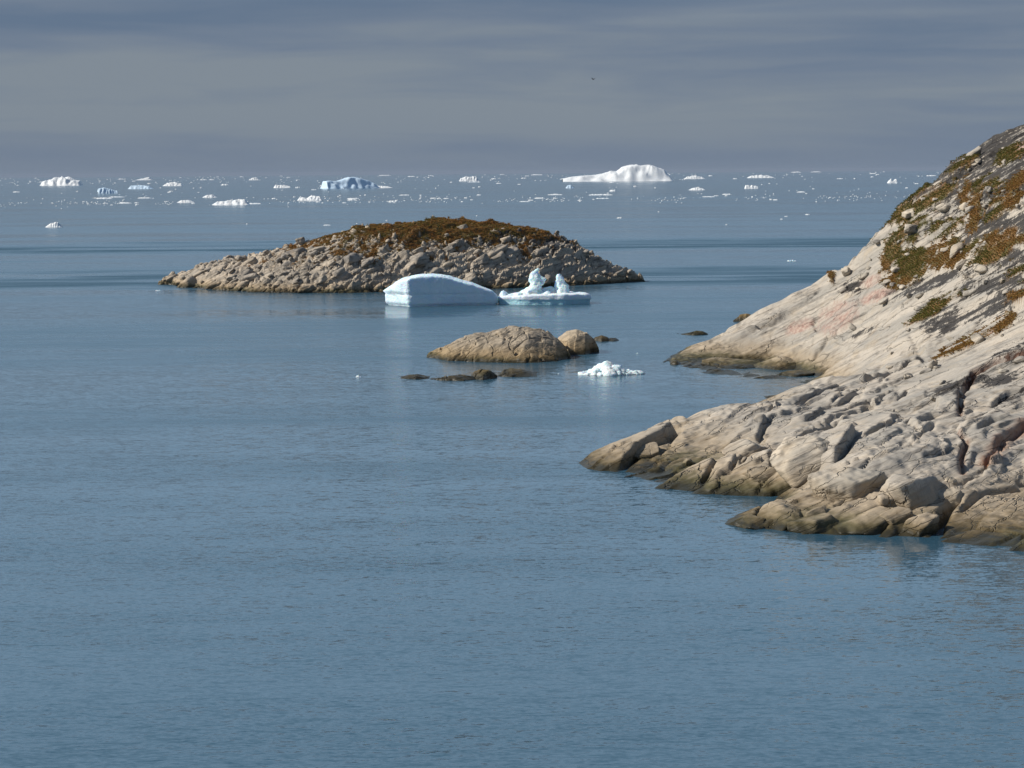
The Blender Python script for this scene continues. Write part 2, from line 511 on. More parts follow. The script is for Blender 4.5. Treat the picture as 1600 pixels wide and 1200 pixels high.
ground = [(70, 185, 30), (80, 150, 25), (70, 120, 14), (50, 105, 6), (40, 95, 2), (45, 88, 0), (60, 80, 0), (60, 100, 6), (80, 200, 34), (70, 230, 22),
          (90, 230, 26), (60, 260, 6), (90, 260, 14), (42, 245, 0), (90, 100, 14), (90, 75, 3), (45, 225, 7), (55, 215, 17), (35, 218, 5),
          (18, 212, 0), (24, 221, 0), (32, 233, 0), (14, 148, 0), (18.5, 158, 0), (23, 167, 0), (28, 178, -0.3),
          (20, 94, -3), (6, 108, -3), (0, 125, -3), (0, 138, -3), (8, 160, -2.5), (15, 178, -2.5), (10, 190, -3), (8, 205, -3), (15, 225, -3), (30, 250, -3),
          (50, 72, -3), (80, 66, -2), (33, 88, -2.5), (45, 262, -3), (15.2, 116, -0.5), (-5, 100, -4), (-5, 150, -4), (0, 230, -4), (0, 265, -4), (20, 75, -4)]
CP = [at(u, v) for u, v in shore] + [at(u, v, Y) for u, v, Y in surf] + [np.array(g) for g in ground]
CP = np.array(CP, float)
cc = tps_fit(CP[:, :2], CP[:, 2], 0.6)

xs = np.concatenate([np.arange(2, 62, 0.14), np.arange(62, 92, 0.6)])
ys = np.concatenate([np.arange(74, 96, 0.5), np.arange(96, 150, 0.13), np.arange(150, 214, 0.15), np.arange(214, 262, 0.6)])
GX, GY = np.meshgrid(xs, ys)
base = tps_eval(CP[:, :2], cc, GX, GY)
base = base - 0.5 * sstep(14, 24, base)


def pick(u, v, H=base, lo=90, hi=250):
    """ray from the camera onto the headland"""
    d = ray(u, v)
    ts = np.arange(lo, hi, 0.1)
    p = np.array([0, 0, HCAM]) + d[None] * (ts / d[1])[:, None]
    i = np.clip(np.searchsorted(xs, p[:, 0]), 0, len(xs) - 1); j = np.clip(np.searchsorted(ys, p[:, 1]), 0, len(ys) - 1)
    hit = np.nonzero(p[:, 2] <= np.maximum(H[j, i], 0))[0]
    k = hit[0] if len(hit) else len(ts) - 1
    return p[k]


# foliation of the gneiss: planes that dip to the left, FN their normal, FE their dip line, FD their strike
def foliate(X, Y, f):
    return X * f[0] + Y * f[1], -X * f[1] + Y * f[0]

wx = GX + 1.6 * fbm(GX * 0.11, GY * 0.11, 3, 3); wy = GY + 1.6 * fbm(GX * 0.11 + 40, GY * 0.11, 3, 4)
U = 0.6 * (FD[0] * wx + FD[1] * wy + FD[2] * base) + 0.8 * (FE[0] * wx + FE[2] * base)
W = FN[0] * wx + FN[1] * wy + FN[2] * base + 0.25 * fbm(GX * 0.13 + 5, GY * 0.13, 3, 7)
land = sstep(-1.0, 0.6, base)
lowz = 1 - 0.7 * sstep(10.0, 4.0, base)
up = sstep(2.0, 14.0, base)
rel = np.zeros_like(base)
# large slabs, each tilted and offset
f1, e, cid, ox, oy = worley(U / 14.0, W / 1.9, 11)
tilt = (cid - 0.5)
rel += ((cid - 0.5) * 0.85 + oy * 0.7 + ox * 0.5 * tilt) * sstep(0.0, 0.05, e) - 0.42 * np.exp(-(e / 0.011) ** 2)
# medium slabs
f1, e2, cid2, ox, oy = worley(U / 4.6 + 9, W / 0.8 + 3, 23)
ck2 = sstep(0.0, 0.35, fbm(GX * 0.16 + 3, GY * 0.16, 3, 57))
rel += (0.45 + 0.55 * up) * ((cid2 - 0.5) * 0.34 + oy * 0.26) * sstep(0.0, 0.10, e2) - ck2 * 0.34 * np.exp(-(e2 / 0.022) ** 2)
# small broken blocks
msk = lowz * sstep(-0.1, 0.35, fbm(GX * 0.09, GY * 0.09, 3, 55)) * 0.8 + 0.2
f1, e3, cid3, ox, oy = worley(U / 1.7 + 9, W / 0.36 + 3, 41)
rel += msk * (((cid3 - 0.5) * 0.17 + oy * 0.10) * sstep(0.0, 0.16, e3)) - 0.13 * msk * msk * np.exp(-(e3 / 0.06) ** 2)
# plucked lee faces: low scarps that run with the foliation and drop to the right
for lam, A, sd_, st in ((1.7, 0.60, 301, 0.05), (0.72, 0.34, 311, 0.11), (0.3, 0.15, 321, 0.25), (0.13, 0.06, 331, 0.4)):
    t_ = W / lam + 0.7 * fbm(U * 0.09, W * 0.3, 3, sd_) + 0.25 * fbm(U * 0.5, W * 0.5, 3, sd_ + 3)
    s_ = t_ - np.floor(t_)
    on = sstep(-0.12, 0.3, fbm(GX * st * 2.0, GY * st * 2.0, 3, sd_ + 5))
    rel += on * A * (lowz if lam < 0.5 else 1.0) * ((1 - s_) * sstep(0.0, 0.05, s_) - 0.5)
# smooth swells and the ribs of the foliation
rel += 0.5 * fbm(U * 0.10, W * 0.5, 3, 61) + 0.14 * lowz * fbm(U * 0.35, W * 3.0, 4, 71) + 0.07 * lowz * fbm(GX * 1.1, GY * 1.1, 4, 81, 0.6)
calm = np.ones_like(base)
for cu, cv, ra, rb_, k_ in ((1550, 800, 6.0, 4.0, 0.75), (1400, 540, 9.0, 6.0, 0.4)):
    c_ = pick(cu, cv)
    calm -= k_ * np.exp(-((GX - c_[0]) / ra) ** 2 - ((GY - c_[1]) / rb_) ** 2)
H = base + rel * calm * land * (0.72 + 0.6 * up)


def polydist(pts):
    """distance to a polyline and the signed side (left of its direction positive)"""
    best = np.full(GX.shape, 1e9); side = np.zeros(GX.shape); along = np.zeros(GX.shape)
    L = 0; tot = sum(np.linalg.norm(pts[k + 1] - pts[k]) for k in range(len(pts) - 1))
    for k in range(len(pts) - 1):
        a_, b_ = pts[k], pts[k + 1]
        ab = b_ - a_; l = np.linalg.norm(ab)
        tt = np.clip(((GX - a_[0]) * ab[0] + (GY - a_[1]) * ab[1]) / (l * l), 0, 1)
        dx = GX - a_[0] - tt * ab[0]; dy = GY - a_[1] - tt * ab[1]
        d = np.hypot(dx, dy)
        m = d < best
        side = np.where(m, np.sign(ab[0] * dy - ab[1] * dx), side)
        along = np.where(m, (L + tt * l) / tot, along)
        best = np.minimum(best, d); L += l
    return best, side, along


# ledges and joints seen in the photograph: pixels, rise of the left side, reach of the rise, joint width, joint depth
ledges = [
    ([(1071, 671), (1090, 664), (1103, 659)], 0.3, 3.0, 0.22, 0.45),
    ([(1196, 655), (1206, 648), (1220, 638)], 0.2, 3.0, 0.22, 0.4),
    ([(1155, 742), (1168, 730), (1184, 721), (1202, 718)], 0.3, 3.0, 0.22, 0.5),
    ([(1097, 762), (1104, 752), (1111, 742), (1121, 733)], 0.25, 3.0, 0.22, 0.5),
    ([(1405, 628), (1412, 620), (1420, 612)], 0.15, 2.0, 0.2, 0.4),
    ([(1550, 640), (1574, 624), (1606, 615)], 0.3, 3.0, 0.22, 0.5),
    ([(1240, 690), (1270, 672), (1300, 660), (1340, 652)], 0.3, 3.0, 0.2, 0.45),
    ([(1345, 690), (1390, 672), (1430, 650), (1470, 640)], 0.3, 3.0, 0.2, 0.45),
    ([(1420, 700), (1440, 680), (1462, 668)], 0.2, 3.0, 0.2, 0.45),
    ([(1300, 650), (1330, 640), (1370, 628), (1400, 610)], 0.2, 3.0, 0.2, 0.4),
    ([(1283, 524), (1270, 506), (1292, 483), (1320, 471), (1338, 478), (1341, 490)], 0.15, 2.0, 0.4, 0.45),
    ([(1306, 527), (1330, 511), (1360, 498), (1385, 481), (1412, 464)], 0.4, 3.0, 0.4, 0.35),
    ([(1318, 562), (1350, 546), (1390, 521), (1422, 505)], 0.4, 3.0, 0.4, 0.3),
    ([(1175, 522), (1215, 502), (1262, 470), (1285, 448)], 0.3, 3.0, 0.4, 0.3),
    ([(1320, 448), (1345, 440), (1365, 446)], 0.4, 2.0, 0.4, 0.5),
    ([(1385, 545), (1420, 532), (1450, 520)], 0.25, 2.5, 0.4, 0.3),
    ([(1500, 800), (1535, 772), (1600, 760)], 0.2, 2.0, 0.25, 0.5),
    ([(1462, 838), (1470, 815), (1480, 795), (1500, 780)], 0.0, 2.0, 0.45, 0.8),
    ([(1344, 604), (1372, 593), (1403, 580), (1425, 569), (1447, 563)], 0.85, 5.0, 0.22, 0.5),
    ([(1445, 563), (1429, 529), (1421, 514)], 0.0, 1, 0.16, 0.35),
    ([(1368, 588), (1379, 562)], 0.0, 1, 0.16, 0.3),
    ([(1499, 658), (1502, 628), (1512, 606), (1521, 588), (1556, 571), (1600, 553), (1640, 535)], 0.55, 4.0, 0.25, 0.7),
    ([(1506, 523), (1526, 507), (1534, 490)], 0.2, 3, 0.2, 0.4),
    ([(1460, 558), (1486, 549), (1523, 531), (1556, 518), (1574, 505)], 0.35, 3.0, 0.3, 0.3),
    ([(1504, 736), (1502, 712), (1510, 695), (1499, 682)], 0.3, 3, 0.2, 0.45),
    ([(1537, 723), (1556, 708), (1567, 690), (1600, 668), (1630, 655)], 0.4, 3, 0.3, 0.5),
    ([(1528, 682), (1552, 668), (1585, 664)], 0.35, 3, 0.18, 0.4),
    ([(1305, 726), (1318, 712), (1328, 698), (1342, 684)], 0.9, 4.0, 0.3, 0.6),
    ([(970, 736), (983, 721), (1009, 706), (1040, 694), (1062, 676)], 1.15, 4.5, 0.35, 0.6),
    ([(1141, 751), (1152, 734), (1167, 716), (1187, 703)], 0.45, 3.0, 0.25, 0.6),
    ([(1200, 780), (1217, 773), (1241, 754), (1275, 738)], 0.5, 2.0, 0.4, 0.7),
    ([(1240, 640), (1275, 625), (1300, 612), (1330, 600)], 0.25, 3.0, 0.18, 0.35),
    ([(1185, 690), (1196, 670), (1200, 662)], 0.4, 2.5, 0.25, 0.4),
    ([(1258, 664), (1275, 655), (1290, 645)], 0.4, 2.5, 0.22, 0.4),
    ([(1310, 637), (1330, 622), (1345, 615)], 0.35, 2.5, 0.22, 0.4),
    ([(1270, 560), (1285, 545), (1296, 530)], 0.6, 2.5, 0.4, 0.8),
    ([(1100, 570), (1150, 560), (1200, 548), (1250, 545), (1290, 538)], 0.3, 2.5, 0.22, 0.4),
    ([(1412, 452), (1470, 440), (1540, 424), (1600, 412)], 0.3, 4, 0.3, 0.25),
    ([(1500, 455), (1560, 430), (1620, 412)], 0.3, 4, 0.3, 0.25),
    ([(1500, 400), (1540, 372), (1570, 350), (1610, 330)], 0.6, 4, 0.4, 0.3),
    ([(1480, 352), (1510, 322), (1540, 300), (1580, 280)], 0.6, 4, 0.4, 0.3),
]
polys = []
for px, rise, reach, jw, jd in ledges:
    pts = [pick(u, v)[:2] for u, v in px]
    d, sd, al = polydist(pts)
    d = d + 0.0
    fade = sstep(0.0, 0.12, al) * sstep(1.0, 0.88, al)
    wob = 0.12 * fbm(GX * 0.9, GY * 0.9, 3, 91)
    H += sstep(-0.2, 1.2, base) * fade * rise * np.where(sd > 0, np.exp(-d / reach) * sstep(-0.05, 0.26, d + wob), 0)
    H -= (fade * 0.8 + 0.2) * jd * np.exp(-((d + wob * 0.6) / (max(0.6 * jw, 0.25) if pts[0][1] > 150 else max(0.6 * jw, 0.15))) ** 2) * (d < 3)
    polys.append((d, sd, al))

# frost and ice have rounded the finest edges of the upper slope
Hs = H.copy()
Hs[1:-1] = 0.25 * H[:-2] + 0.5 * H[1:-1] + 0.25 * H[2:]
Hs[:, 1:-1] = 0.25 * Hs[:, :-2] + 0.5 * Hs[:, 1:-1] + 0.25 * Hs[:, 2:]
k_ = sstep(145, 165, GY)
H = H * (1 - k_) + Hs * k_

# attributes: vegetation, lichen, pink feldspar, rust
VERT = np.stack([GX, GY, H], -1)
PU, PV = project(VERT)
QX, QY = GX + 0.9 * base, GY - 0.7 * base
nz = fbm(QX * 0.35, QY * 0.35, 4, 101)
nz2 = fbm(QX * 1.1, QY * 1.1, 3, 111)
nz3 = fbm(QX * 3.0, QY * 3.0, 2, 121)
def ell(lst, n=0.75, n2=0.5):
    out = np.full(GX.shape, -9.0)
    for cu, cv, a_, b_, rot in lst:
        r_ = math.radians(rot)
        du, dv = PU - cu, PV - cv
        p_ = (du * math.cos(r_) - dv * math.sin(r_)) / (a_ * 1.1); q_ = (du * math.sin(r_) + dv * math.cos(r_)) / (b_ * 1.3)
        out = np.maximum(out, 1.35 - np.hypot(p_, q_))
    return np.where(out > -0.15, out + n * nz + n2 * nz2 + 0.25 * nz3, -1)
green = ell([(1440, 325, 62, 15, 38), (1420, 357, 40, 17, 55), (1395, 400, 14, 26, -20), (1425, 415, 32, 17, 25), (1475, 362, 34, 8, 28), (1545, 290, 24, 12, 10),
             (1455, 485, 42, 6, 30), (1545, 398, 34, 14, 12), (1500, 385, 30, 10, 20), (1505, 262, 26, 8, 30), (1580, 245, 24, 7, 25), (1555, 330, 22, 8, 30), (1590, 430, 26, 7, 15)])
orange = ell([(1515, 325, 14, 30, 10), (1590, 290, 36, 7, 35), (1480, 398, 40, 14, 20), (1580, 372, 46, 12, 12), (1562, 388, 22, 12, 10), (1585, 316, 38, 7, 14),
              (1590, 472, 16, 7, 5), (1525, 530, 55, 4, 28), (1565, 510, 22, 6, 35), (1385, 415, 10, 14, 0), (1405, 440, 26, 8, 15), (1298, 437, 5, 9, 0)])
veg = np.maximum(green, orange)
VEG = sstep(0.25, 0.55, veg) * sstep(1.0, 2.0, H)
lich = ell([(1520, 250, 90, 34, 32), (1560, 445, 75, 16, 12), (1480, 505, 40, 12, 22), (1460, 492, 40, 7, 22), (1590, 400, 60, 14, 12), (1540, 350, 60, 22, 25),
            (1480, 290, 30, 30, 30), (1470, 435, 60, 7, 14), (1590, 550, 40, 14, 20), (1570, 590, 40, 10, 20), (1330, 448, 20, 9, 5), (1600, 350, 60, 20, 15), (1580, 225, 60, 22, 28), (1440, 300, 30, 16, 40), (1550, 480, 60, 14, 20), (1500, 600, 50, 9, 20), (1590, 620, 40, 10, 25), (1385, 458, 34, 6, 20), (1335, 446, 24, 6, 12), (1440, 452, 46, 6, 16), (1345, 520, 30, 4, 26)], 0.6, 0.4)
LICH = np.clip(np.maximum(lich, sstep(10.0, 19.0, base + 5.0 * nz + 2.0 * nz2) * 0.95), 0, 1)
pink = ell([(1310, 495, 34, 17, 28), (1370, 462, 30, 7, 22), (1360, 440, 16, 7, 20), (1255, 508, 26, 8, 20), (1590, 235, 22, 8, 25)], 0.35, 0.3)
PINK = sstep(0.2, 0.6, pink)
rust = np.zeros(GX.shape)
for k, wd in ((21, 0.2), (25, 0.5), (24, 0.2), (23, 0.2)):
    rust = np.maximum(rust, np.exp(-(polys[k][0] / wd) ** 2))
RUST = np.clip(rust * (0.75 + 0.8 * nz2), 0, 1)
smooth = base + 0.6 * fbm(U * 0.10, W * 0.5, 2, 61) + 0.35
H = H + VEG * (0.75 * np.clip(smooth - H, -0.5, 0.6) + 0.05 + 0.08 * nz2 + 0.04 * nz3)
gy_, gx_ = np.gradient(H)
VEG = VEG * sstep(2.4, 1.5, np.hypot(gx_ / np.gradient(xs)[None, :], gy_ / np.gradient(ys)[:, None]))
VERT = np.stack([GX, GY, H], -1)
head_me = mesh_from('headland', VERT.reshape(-1, 3), grid_faces(len(xs), len(ys)), True,
                    {'soil': VEG.ravel(), 'lichen': LICH.ravel(), 'pink': PINK.ravel(), 'rust': RUST.ravel()})
headland = tag(link('headland', head_me, M_HEAD), 'pale smooth gneiss headland sloping down to the water on the right', kind='structure')

# ------------------------------------------------------------------ the island
ix0, ix1 = -80, 40
ixs = np.arange(-78, 36, 0.17); iys = np.concatenate([np.arange(318, 366, 0.16), np.arange(366, 392, 0.6)])
IX, IY = np.meshgrid(ixs, iys)
# crest seen in the photograph
crest_px = [(245, 440), (275, 433), (320, 415), (380, 404), (440, 390), (500, 372), (560, 352), (620, 343), (700, 339), (760, 342), (800, 348), (850, 358), (900, 380), (950, 410), (985, 428), (1010, 437)]
foot_px = [(245, 441), (290, 449), (350, 454), (420, 457), (520, 458), (600, 456), (700, 453), (800, 450), (900, 446), (960, 443), (1010, 439)]
cr = np.array([at(u, v, 352 + 2 * math.sin(u * 0.01)) for u, v in crest_px])
ft = np.array([at(u, v) for u, v in foot_px])
cz = np.interp(IX, cr[:, 0], cr[:, 2] , left=-3, right=-3)
cz = np.maximum(cz - 0.055 * np.maximum(cz, 0), -3)
fy = np.interp(IX, ft[:, 0], ft[:, 1])
cyy = np.interp(IX, cr[:, 0], cr[:, 1])
tf = np.clip((IY - fy) / np.maximum(cyy - fy, 1.0), -0.4, 1.0)
prof = np.where(tf > 0, np.sin(np.clip(tf, 0, 1) * np.pi / 2) ** 0.92, tf * 1.2)
tb = np.clip((IY - cyy) / 26.0, 0, 1.6)
prof = np.where(IY > cyy, 1 - tb ** 1.8 * 1.15, prof)
ends = sstep(-72, -62, IX) * sstep(30, 22, IX)
ibase = np.where(prof > 0, prof * np.maximum(cz, 0), prof * 3) - (1 - ends) * 2.5
iland = sstep(-0.8, 0.5, ibase)
ifol = np.array([0.80, 0.60])
wx = IX + 1.0 * fbm(IX * 0.2, IY * 0.2, 3, 203); wy = IY + 1.0 * fbm(IX * 0.2 + 40, IY * 0.2, 3, 204)
iu, iw = foliate(wx, wy, ifol)
irel = 0.8 * fbm(iu * 0.09, iw * 0.2, 3, 211)
IW = FN[0] * wx + FN[1] * wy + FN[2] * ibase + 0.3 * fbm(IX * 0.12, IY * 0.12, 3, 215)
IU = 0.6 * (FD[0] * wx + FD[1] * wy) + 0.8 * (FE[0] * wx + FE[2] * ibase)
ijoint = np.zeros_like(ibase)
for cu_, cw_, A, T, se in ((6.5, 1.5, 1.25, 0.55, 221), (2.9, 0.85, 0.85, 0.45, 231), (1.3, 0.5, 0.42, 0.22, 241)):
    f1, e, cid, ox, oy = worley(IU / cu_ + 0.15 * fbm(IX * 0.5, IY * 0.5, 2, se + 4), IW / cw_, se)
    irel += A * ((cid - 0.5) + 0.8 * oy + 0.3 * ox) * sstep(0, 0.08, e) - T * np.exp(-(e / 0.05) ** 2)
for lam, A, sd_ in ((1.3, 0.55, 401), (0.55, 0.28, 411)):
    t_ = IW / lam + 0.7 * fbm(IU * 0.15, IW * 0.3, 3, sd_)
    s_ = t_ - np.floor(t_)
    irel += A * sstep(-0.1, 0.25, fbm(IX * 0.2, IY * 0.2, 2, sd_ + 5)) * ((1 - s_) * sstep(0, 0.07, s_) - 0.5)
irel += 0.08 * fbm(IX * 1.5, IY * 1.5, 3, 251)
IH = ibase + irel * iland * 0.85
IPU, IPV = project(np.stack([IX, IY, IH], -1))
inz = fbm(IX * 0.16, IY * 0.16, 4, 261); inz2 = fbm(IX * 0.6, IY * 0.6, 3, 271); inz3 = fbm(IX * 0.9 + 4, IY * 2.4, 3, 275)
topv = np.clip(ibase / 12.0, 0, 1)
iveg = sstep(0.50, 0.66, topv + 0.42 * inz + 0.30 * inz2 + 0.42 * inz3 - 0.07 * sstep(-2.0, 8.0, IX))
IVEG = iveg * sstep(3, 5, IH)
ILICH = np.clip(sstep(0.45, 0.85, topv + 0.35 * inz2 + 0.1) * 0.9 + 0.5 * sstep(0.1, 0.5, inz2) , 0, 1) * sstep(-30, 0, IX + 10 * inz)
IRUST = sstep(0.35, 0.6, fbm(IX * 0.12 + 7, IY * 0.12, 3, 281)) * 0.35
ismooth = ibase + 0.8 * fbm(iu * 0.09, iw * 0.2, 3, 211) + 0.1
IH = IH + IVEG * (0.62 * np.clip(ismooth - IH, -1.0, 0.8) + 0.05 + 0.12 * inz2)
isl_me = mesh_from('rocky_island', np.stack([IX, IY, IH], -1).reshape(-1, 3), grid_faces(len(ixs), len(iys)), True,
                   {'soil': IVEG.ravel(), 'lichen': ILICH.ravel(), 'pink': np.zeros(IX.size), 'rust': IRUST.ravel()})
island = tag(link('rocky_island', isl_me, M_ISLE), 'low whaleback island of broken grey rock with rusty tundra on top', kind='structure')
#NEXT


# ------------------------------------------------------------------ boulders
def sample(A, X0, Y0, x, y):
    i = np.clip(np.searchsorted(X0, x), 0, len(X0) - 1); j = np.clip(np.searchsorted(Y0, y), 0, len(Y0) - 1)
    return A[j, i]


isle_boulders = []
for k in range(14):
    r_ = np.random.default_rng(500 + k)
    isle_boulders.append(rock_mesh('boulder', 3, 500 + k, (1.0, r_.uniform(0.65, 0.95), r_.uniform(0.45, 0.75)), planes=int(r_.integers(6, 10)), rough=0.09, soft=36.0))
for me_ in isle_boulders:
    me_.materials.append(M_ISLE)
isle_dark = []
for me_ in isle_boulders:
    m2 = me_.copy(); m2.materials.clear(); m2.materials.append(M_ISLEDARK); isle_dark.append(m2)
cand = []
rb = np.random.default_rng(77)
while len(cand) < 640:
    x, y = rb.uniform(-68, 27), rb.uniform(326, 356)
    z = sample(IH, ixs, iys, x, y); zb = sample(ibase, ixs, iys, x, y); v_ = sample(IVEG, ixs, iys, x, y)
    if zb < 0.15 or y > np.interp(x, cr[:, 0], cr[:, 1]) + 3:
        continue
    if rb.random() < v_ * 0.93:
        continue
    r_ = min(0.30 * (1 - rb.random()) ** -0.56, rb.uniform(0.9, 1.9))
    if zb < 1.5:
        r_ = min(r_ * 1.25, 1.5)
    if y > np.interp(x, cr[:, 0], cr[:, 1]) - 5:
        r_ = min(r_, 0.7)
    cand.append((r_, x, y, z))
cand.sort(reverse=True)
for r_, x, y, z in cand[:300]:
    dk = sample(ILICH, ixs, iys, x, y) * rb.uniform(0.5, 1.3) > 0.5
    o = link('boulder', (isle_dark if dk else isle_boulders)[int(rb.integers(14))], parent=island, loc=(x, y, z + r_ * rb.uniform(-0.42, 0.02)))
    o.scale = (r_ * rb.uniform(1.0, 1.5), r_ * rb.uniform(0.8, 1.1), r_ * rb.uniform(0.85, 1.2))
    o.rotation_euler = (rb.uniform(-0.25, 0.25), rb.normal(-0.38, 0.18), rb.normal(0.3, 0.45))


def scatter_mesh(name, items, sub, seed, mat, parent=None):
    r = np.random.default_rng(seed)
    VV, FF, n = [], [], 0
    D, F = ico(sub)
    for r_, x, y, z in items:
        N = np.concatenate([r.normal(size=(7, 3)), np.eye(3), -np.eye(3)])
        V, _ = polytope(sub, N, np.concatenate([r.uniform(0.7, 1.0, 7), r.uniform(0.85, 1.1, 6)]), 16)
        a = r.uniform(0, 6.28)
        V = V * np.array([1.1, r.uniform(0.7, 1), r.uniform(0.5, 0.85)]) * r_
        V = np.stack([V[:, 0] * math.cos(a) - V[:, 1] * math.sin(a), V[:, 0] * math.sin(a) + V[:, 1] * math.cos(a), V[:, 2]], 1) + np.array([x, y, z])
        VV.append(V); FF.append(F + n); n += len(V)
    return link(name, mesh_from(name, np.concatenate(VV), np.concatenate(FF)), mat, parent)


o = scatter_mesh('broken_rock', [(r_, x, y, z + 0.1 * r_) for r_, x, y, z in cand[300:460]], 2, 9, M_ISLE, island)
o['kind'] = 'stuff'

# boulders at the foot of the headland and strewn over its slope: pixel, width and height in pixels, turn
foot_b = [(1328, 748, 104, 84, 0.3), (1436, 752, 108, 96, -0.2), (1437, 818, 54, 44, 0.2), (1362, 814, 112, 50, 0.0), (1280, 814, 84, 36, 0.4), (1228, 806, 84, 36, 0.2),
          (1490, 774, 50, 34, -0.3), (1486, 747, 16, 17, 0.0), (1178, 813, 56, 20, 0.3), (1400, 806, 48, 26, 0.4), (1392, 780, 40, 26, -0.2), (1262, 700, 118, 62, 0.25),
          (1075, 720, 16, 12, 0.0), (1195, 736, 60, 34, 0.2), (1160, 700, 70, 26, 0.3), (1010, 706, 60, 26, 0.5), (1222, 566, 80, 34, 0.2), (1150, 566, 90, 26, 0.1), (1245, 583, 50, 14, 0.1)]
rh = np.random.default_rng(31)
for k, (u, v, wp, hp, rot) in enumerate(foot_b):
    p = pick(u, v + hp * 0.3, H)
    m = p[1] / FPX
    sub = 5 if wp > 45 else 4
    me_ = rock_mesh('boulder', sub, 700 + k, (1, 1, 1), planes=12, rough=0.075, soft=30.0)
    me_.materials.append(M_HEAD)
    o = link('boulder', me_, parent=headland, loc=(p[0], p[1] + wp * m * 0.22, p[2] - hp * m * 0.06))
    o.scale = (wp * m * 0.54, wp * m * 0.46, hp * m * 0.56)
    o.rotation_euler = (0.1, -rot * 0.6, rot + 0.4)
head_boulders = []
for k in range(8):
    me_ = rock_mesh('boulder', 3, 800 + k, (1.0, 0.8, 0.6), planes=9, rough=0.10, soft=30.0)
    me_.materials.append(M_HEAD)
    head_boulders.append(me_)
n_ = 0
while n_ < 90:
    u, v = rh.uniform(1290, 1600), rh.uniform(225, 640)
    p = pick(u, v, H)
    if p[1] > 214 or sample(base, xs, ys, p[0], p[1]) < 3:
        continue
    if v > 470 and rh.random() < 0.6:
        continue
    r_ = rh.uniform(0.16, 0.32) * (1 + 2.2 * rh.random() ** 4)
    o = link('boulder', head_boulders[n_ % 8], parent=headland, loc=(p[0], p[1], p[2] + 0.05 * r_))
    o.scale = (r_ * 1.2, r_, r_)
    o.rotation_euler = (rh.uniform(-0.3, 0.3), rh.uniform(-0.6, 0.1), rh.uniform(0, 6.28))
    n_ += 1


# ------------------------------------------------------------------ tundra vegetation
def grass_material(name):
    m, t, b = principled(name)
    c = t.n('ShaderNodeAttribute', attribute_name='tint').outputs['Vector']
    d = t.n('ShaderNodeBsdfDiffuse', ins={'Color': c})
    tr = t.n('ShaderNodeBsdfTranslucent', ins={'Color': c})
    mx = t.n('ShaderNodeMixShader', ins={0: 0.45, 1: d.outputs[0], 2: tr.outputs[0]})
    out = [n for n in t.t.nodes if n.type == 'OUTPUT_MATERIAL'][0]
    t.t.links.new(mx.outputs[0], out.inputs[0])
    t.t.nodes.remove(b)
    return m


M_GRASS = grass_material('tundra_leaves')


def tufts(name, X, Y, Z, wgt, mixv, n, size, seed, label):
    r = np.random.default_rng(seed)
    pr = wgt.ravel() / wgt.sum()
    idx = r.choice(pr.size, n, p=pr)
    jx, jy = r.normal(0, 0.12, n), r.normal(0, 0.12, n)
    P0 = np.stack([X.ravel()[idx] + jx, Y.ravel()[idx] + jy, Z.ravel()[idx] - 0.03], 1)
    colk = 1.0
    mx = np.clip(mixv.ravel()[idx] + r.normal(0, 0.16, n), 0, 1)
    gr = np.array([[0.11, 0.115, 0.030]]); og = np.array([[0.31, 0.150, 0.048]]); yl = np.array([[0.23, 0.165, 0.060]])
    colr = gr * (1 - mx[:, None]) + (og * (1 - 0.0) ) * mx[:, None]
    k = r.random(n)[:, None] < 0.25
    colr = np.where(k, 0.5 * colr + 0.5 * yl, colr) * r.uniform(0.6, 1.3, n)[:, None]
    V, F, T = [], [], []
    for b in range(3):
        a = r.uniform(0, 2 * np.pi, n); h = size * r.uniform(0.35, 0.9, n); wd = size * r.uniform(0.35, 0.65, n); ln = r.uniform(0.3, 1.3, n) * size; la = r.uniform(0, 2 * np.pi, n)
        dx = np.stack([np.cos(a) * wd, np.sin(a) * wd, 0 * a], 1)
        tip = np.stack([np.cos(la) * ln, np.sin(la) * ln, h], 1)
        up_ = np.array([[0, 0, 0.3 * size]])
        V.append(np.stack([P0 - dx + up_ * r.random((n, 1)), P0 + dx + up_ * r.random((n, 1)), P0 + tip], 1))
        T.append(np.repeat(colr[:, None, :], 3, 1))
    V = np.concatenate(V).reshape(-1, 3); T = np.concatenate(T).reshape(-1, 3)
    F = np.arange(len(V)).reshape(-1, 3)
    return tag(link(name, mesh_from(name, V, F, False, {'tint': T}), M_GRASS), label, kind='stuff')


mixh = 0.72 * sstep(-0.35, 0.35, orange - green + 0.5 * nz2)
vis = VEG * ((GY < 212) & (GX < 60))
tufts('tundra_grass', GX, GY, H, vis, mixh, 60000, 0.13, 61, 'green and rusty tundra plants in the hollows of the headland')
imix = np.clip(0.60 + 1.1 * inz2 + 0.8 * inz, 0, 1)
tufts('tundra_grass', IX, IY, IH, IVEG * (IY < 358), imix, 60000, 0.19, 62, 'rusty brown and olive tundra plants on top of the island')


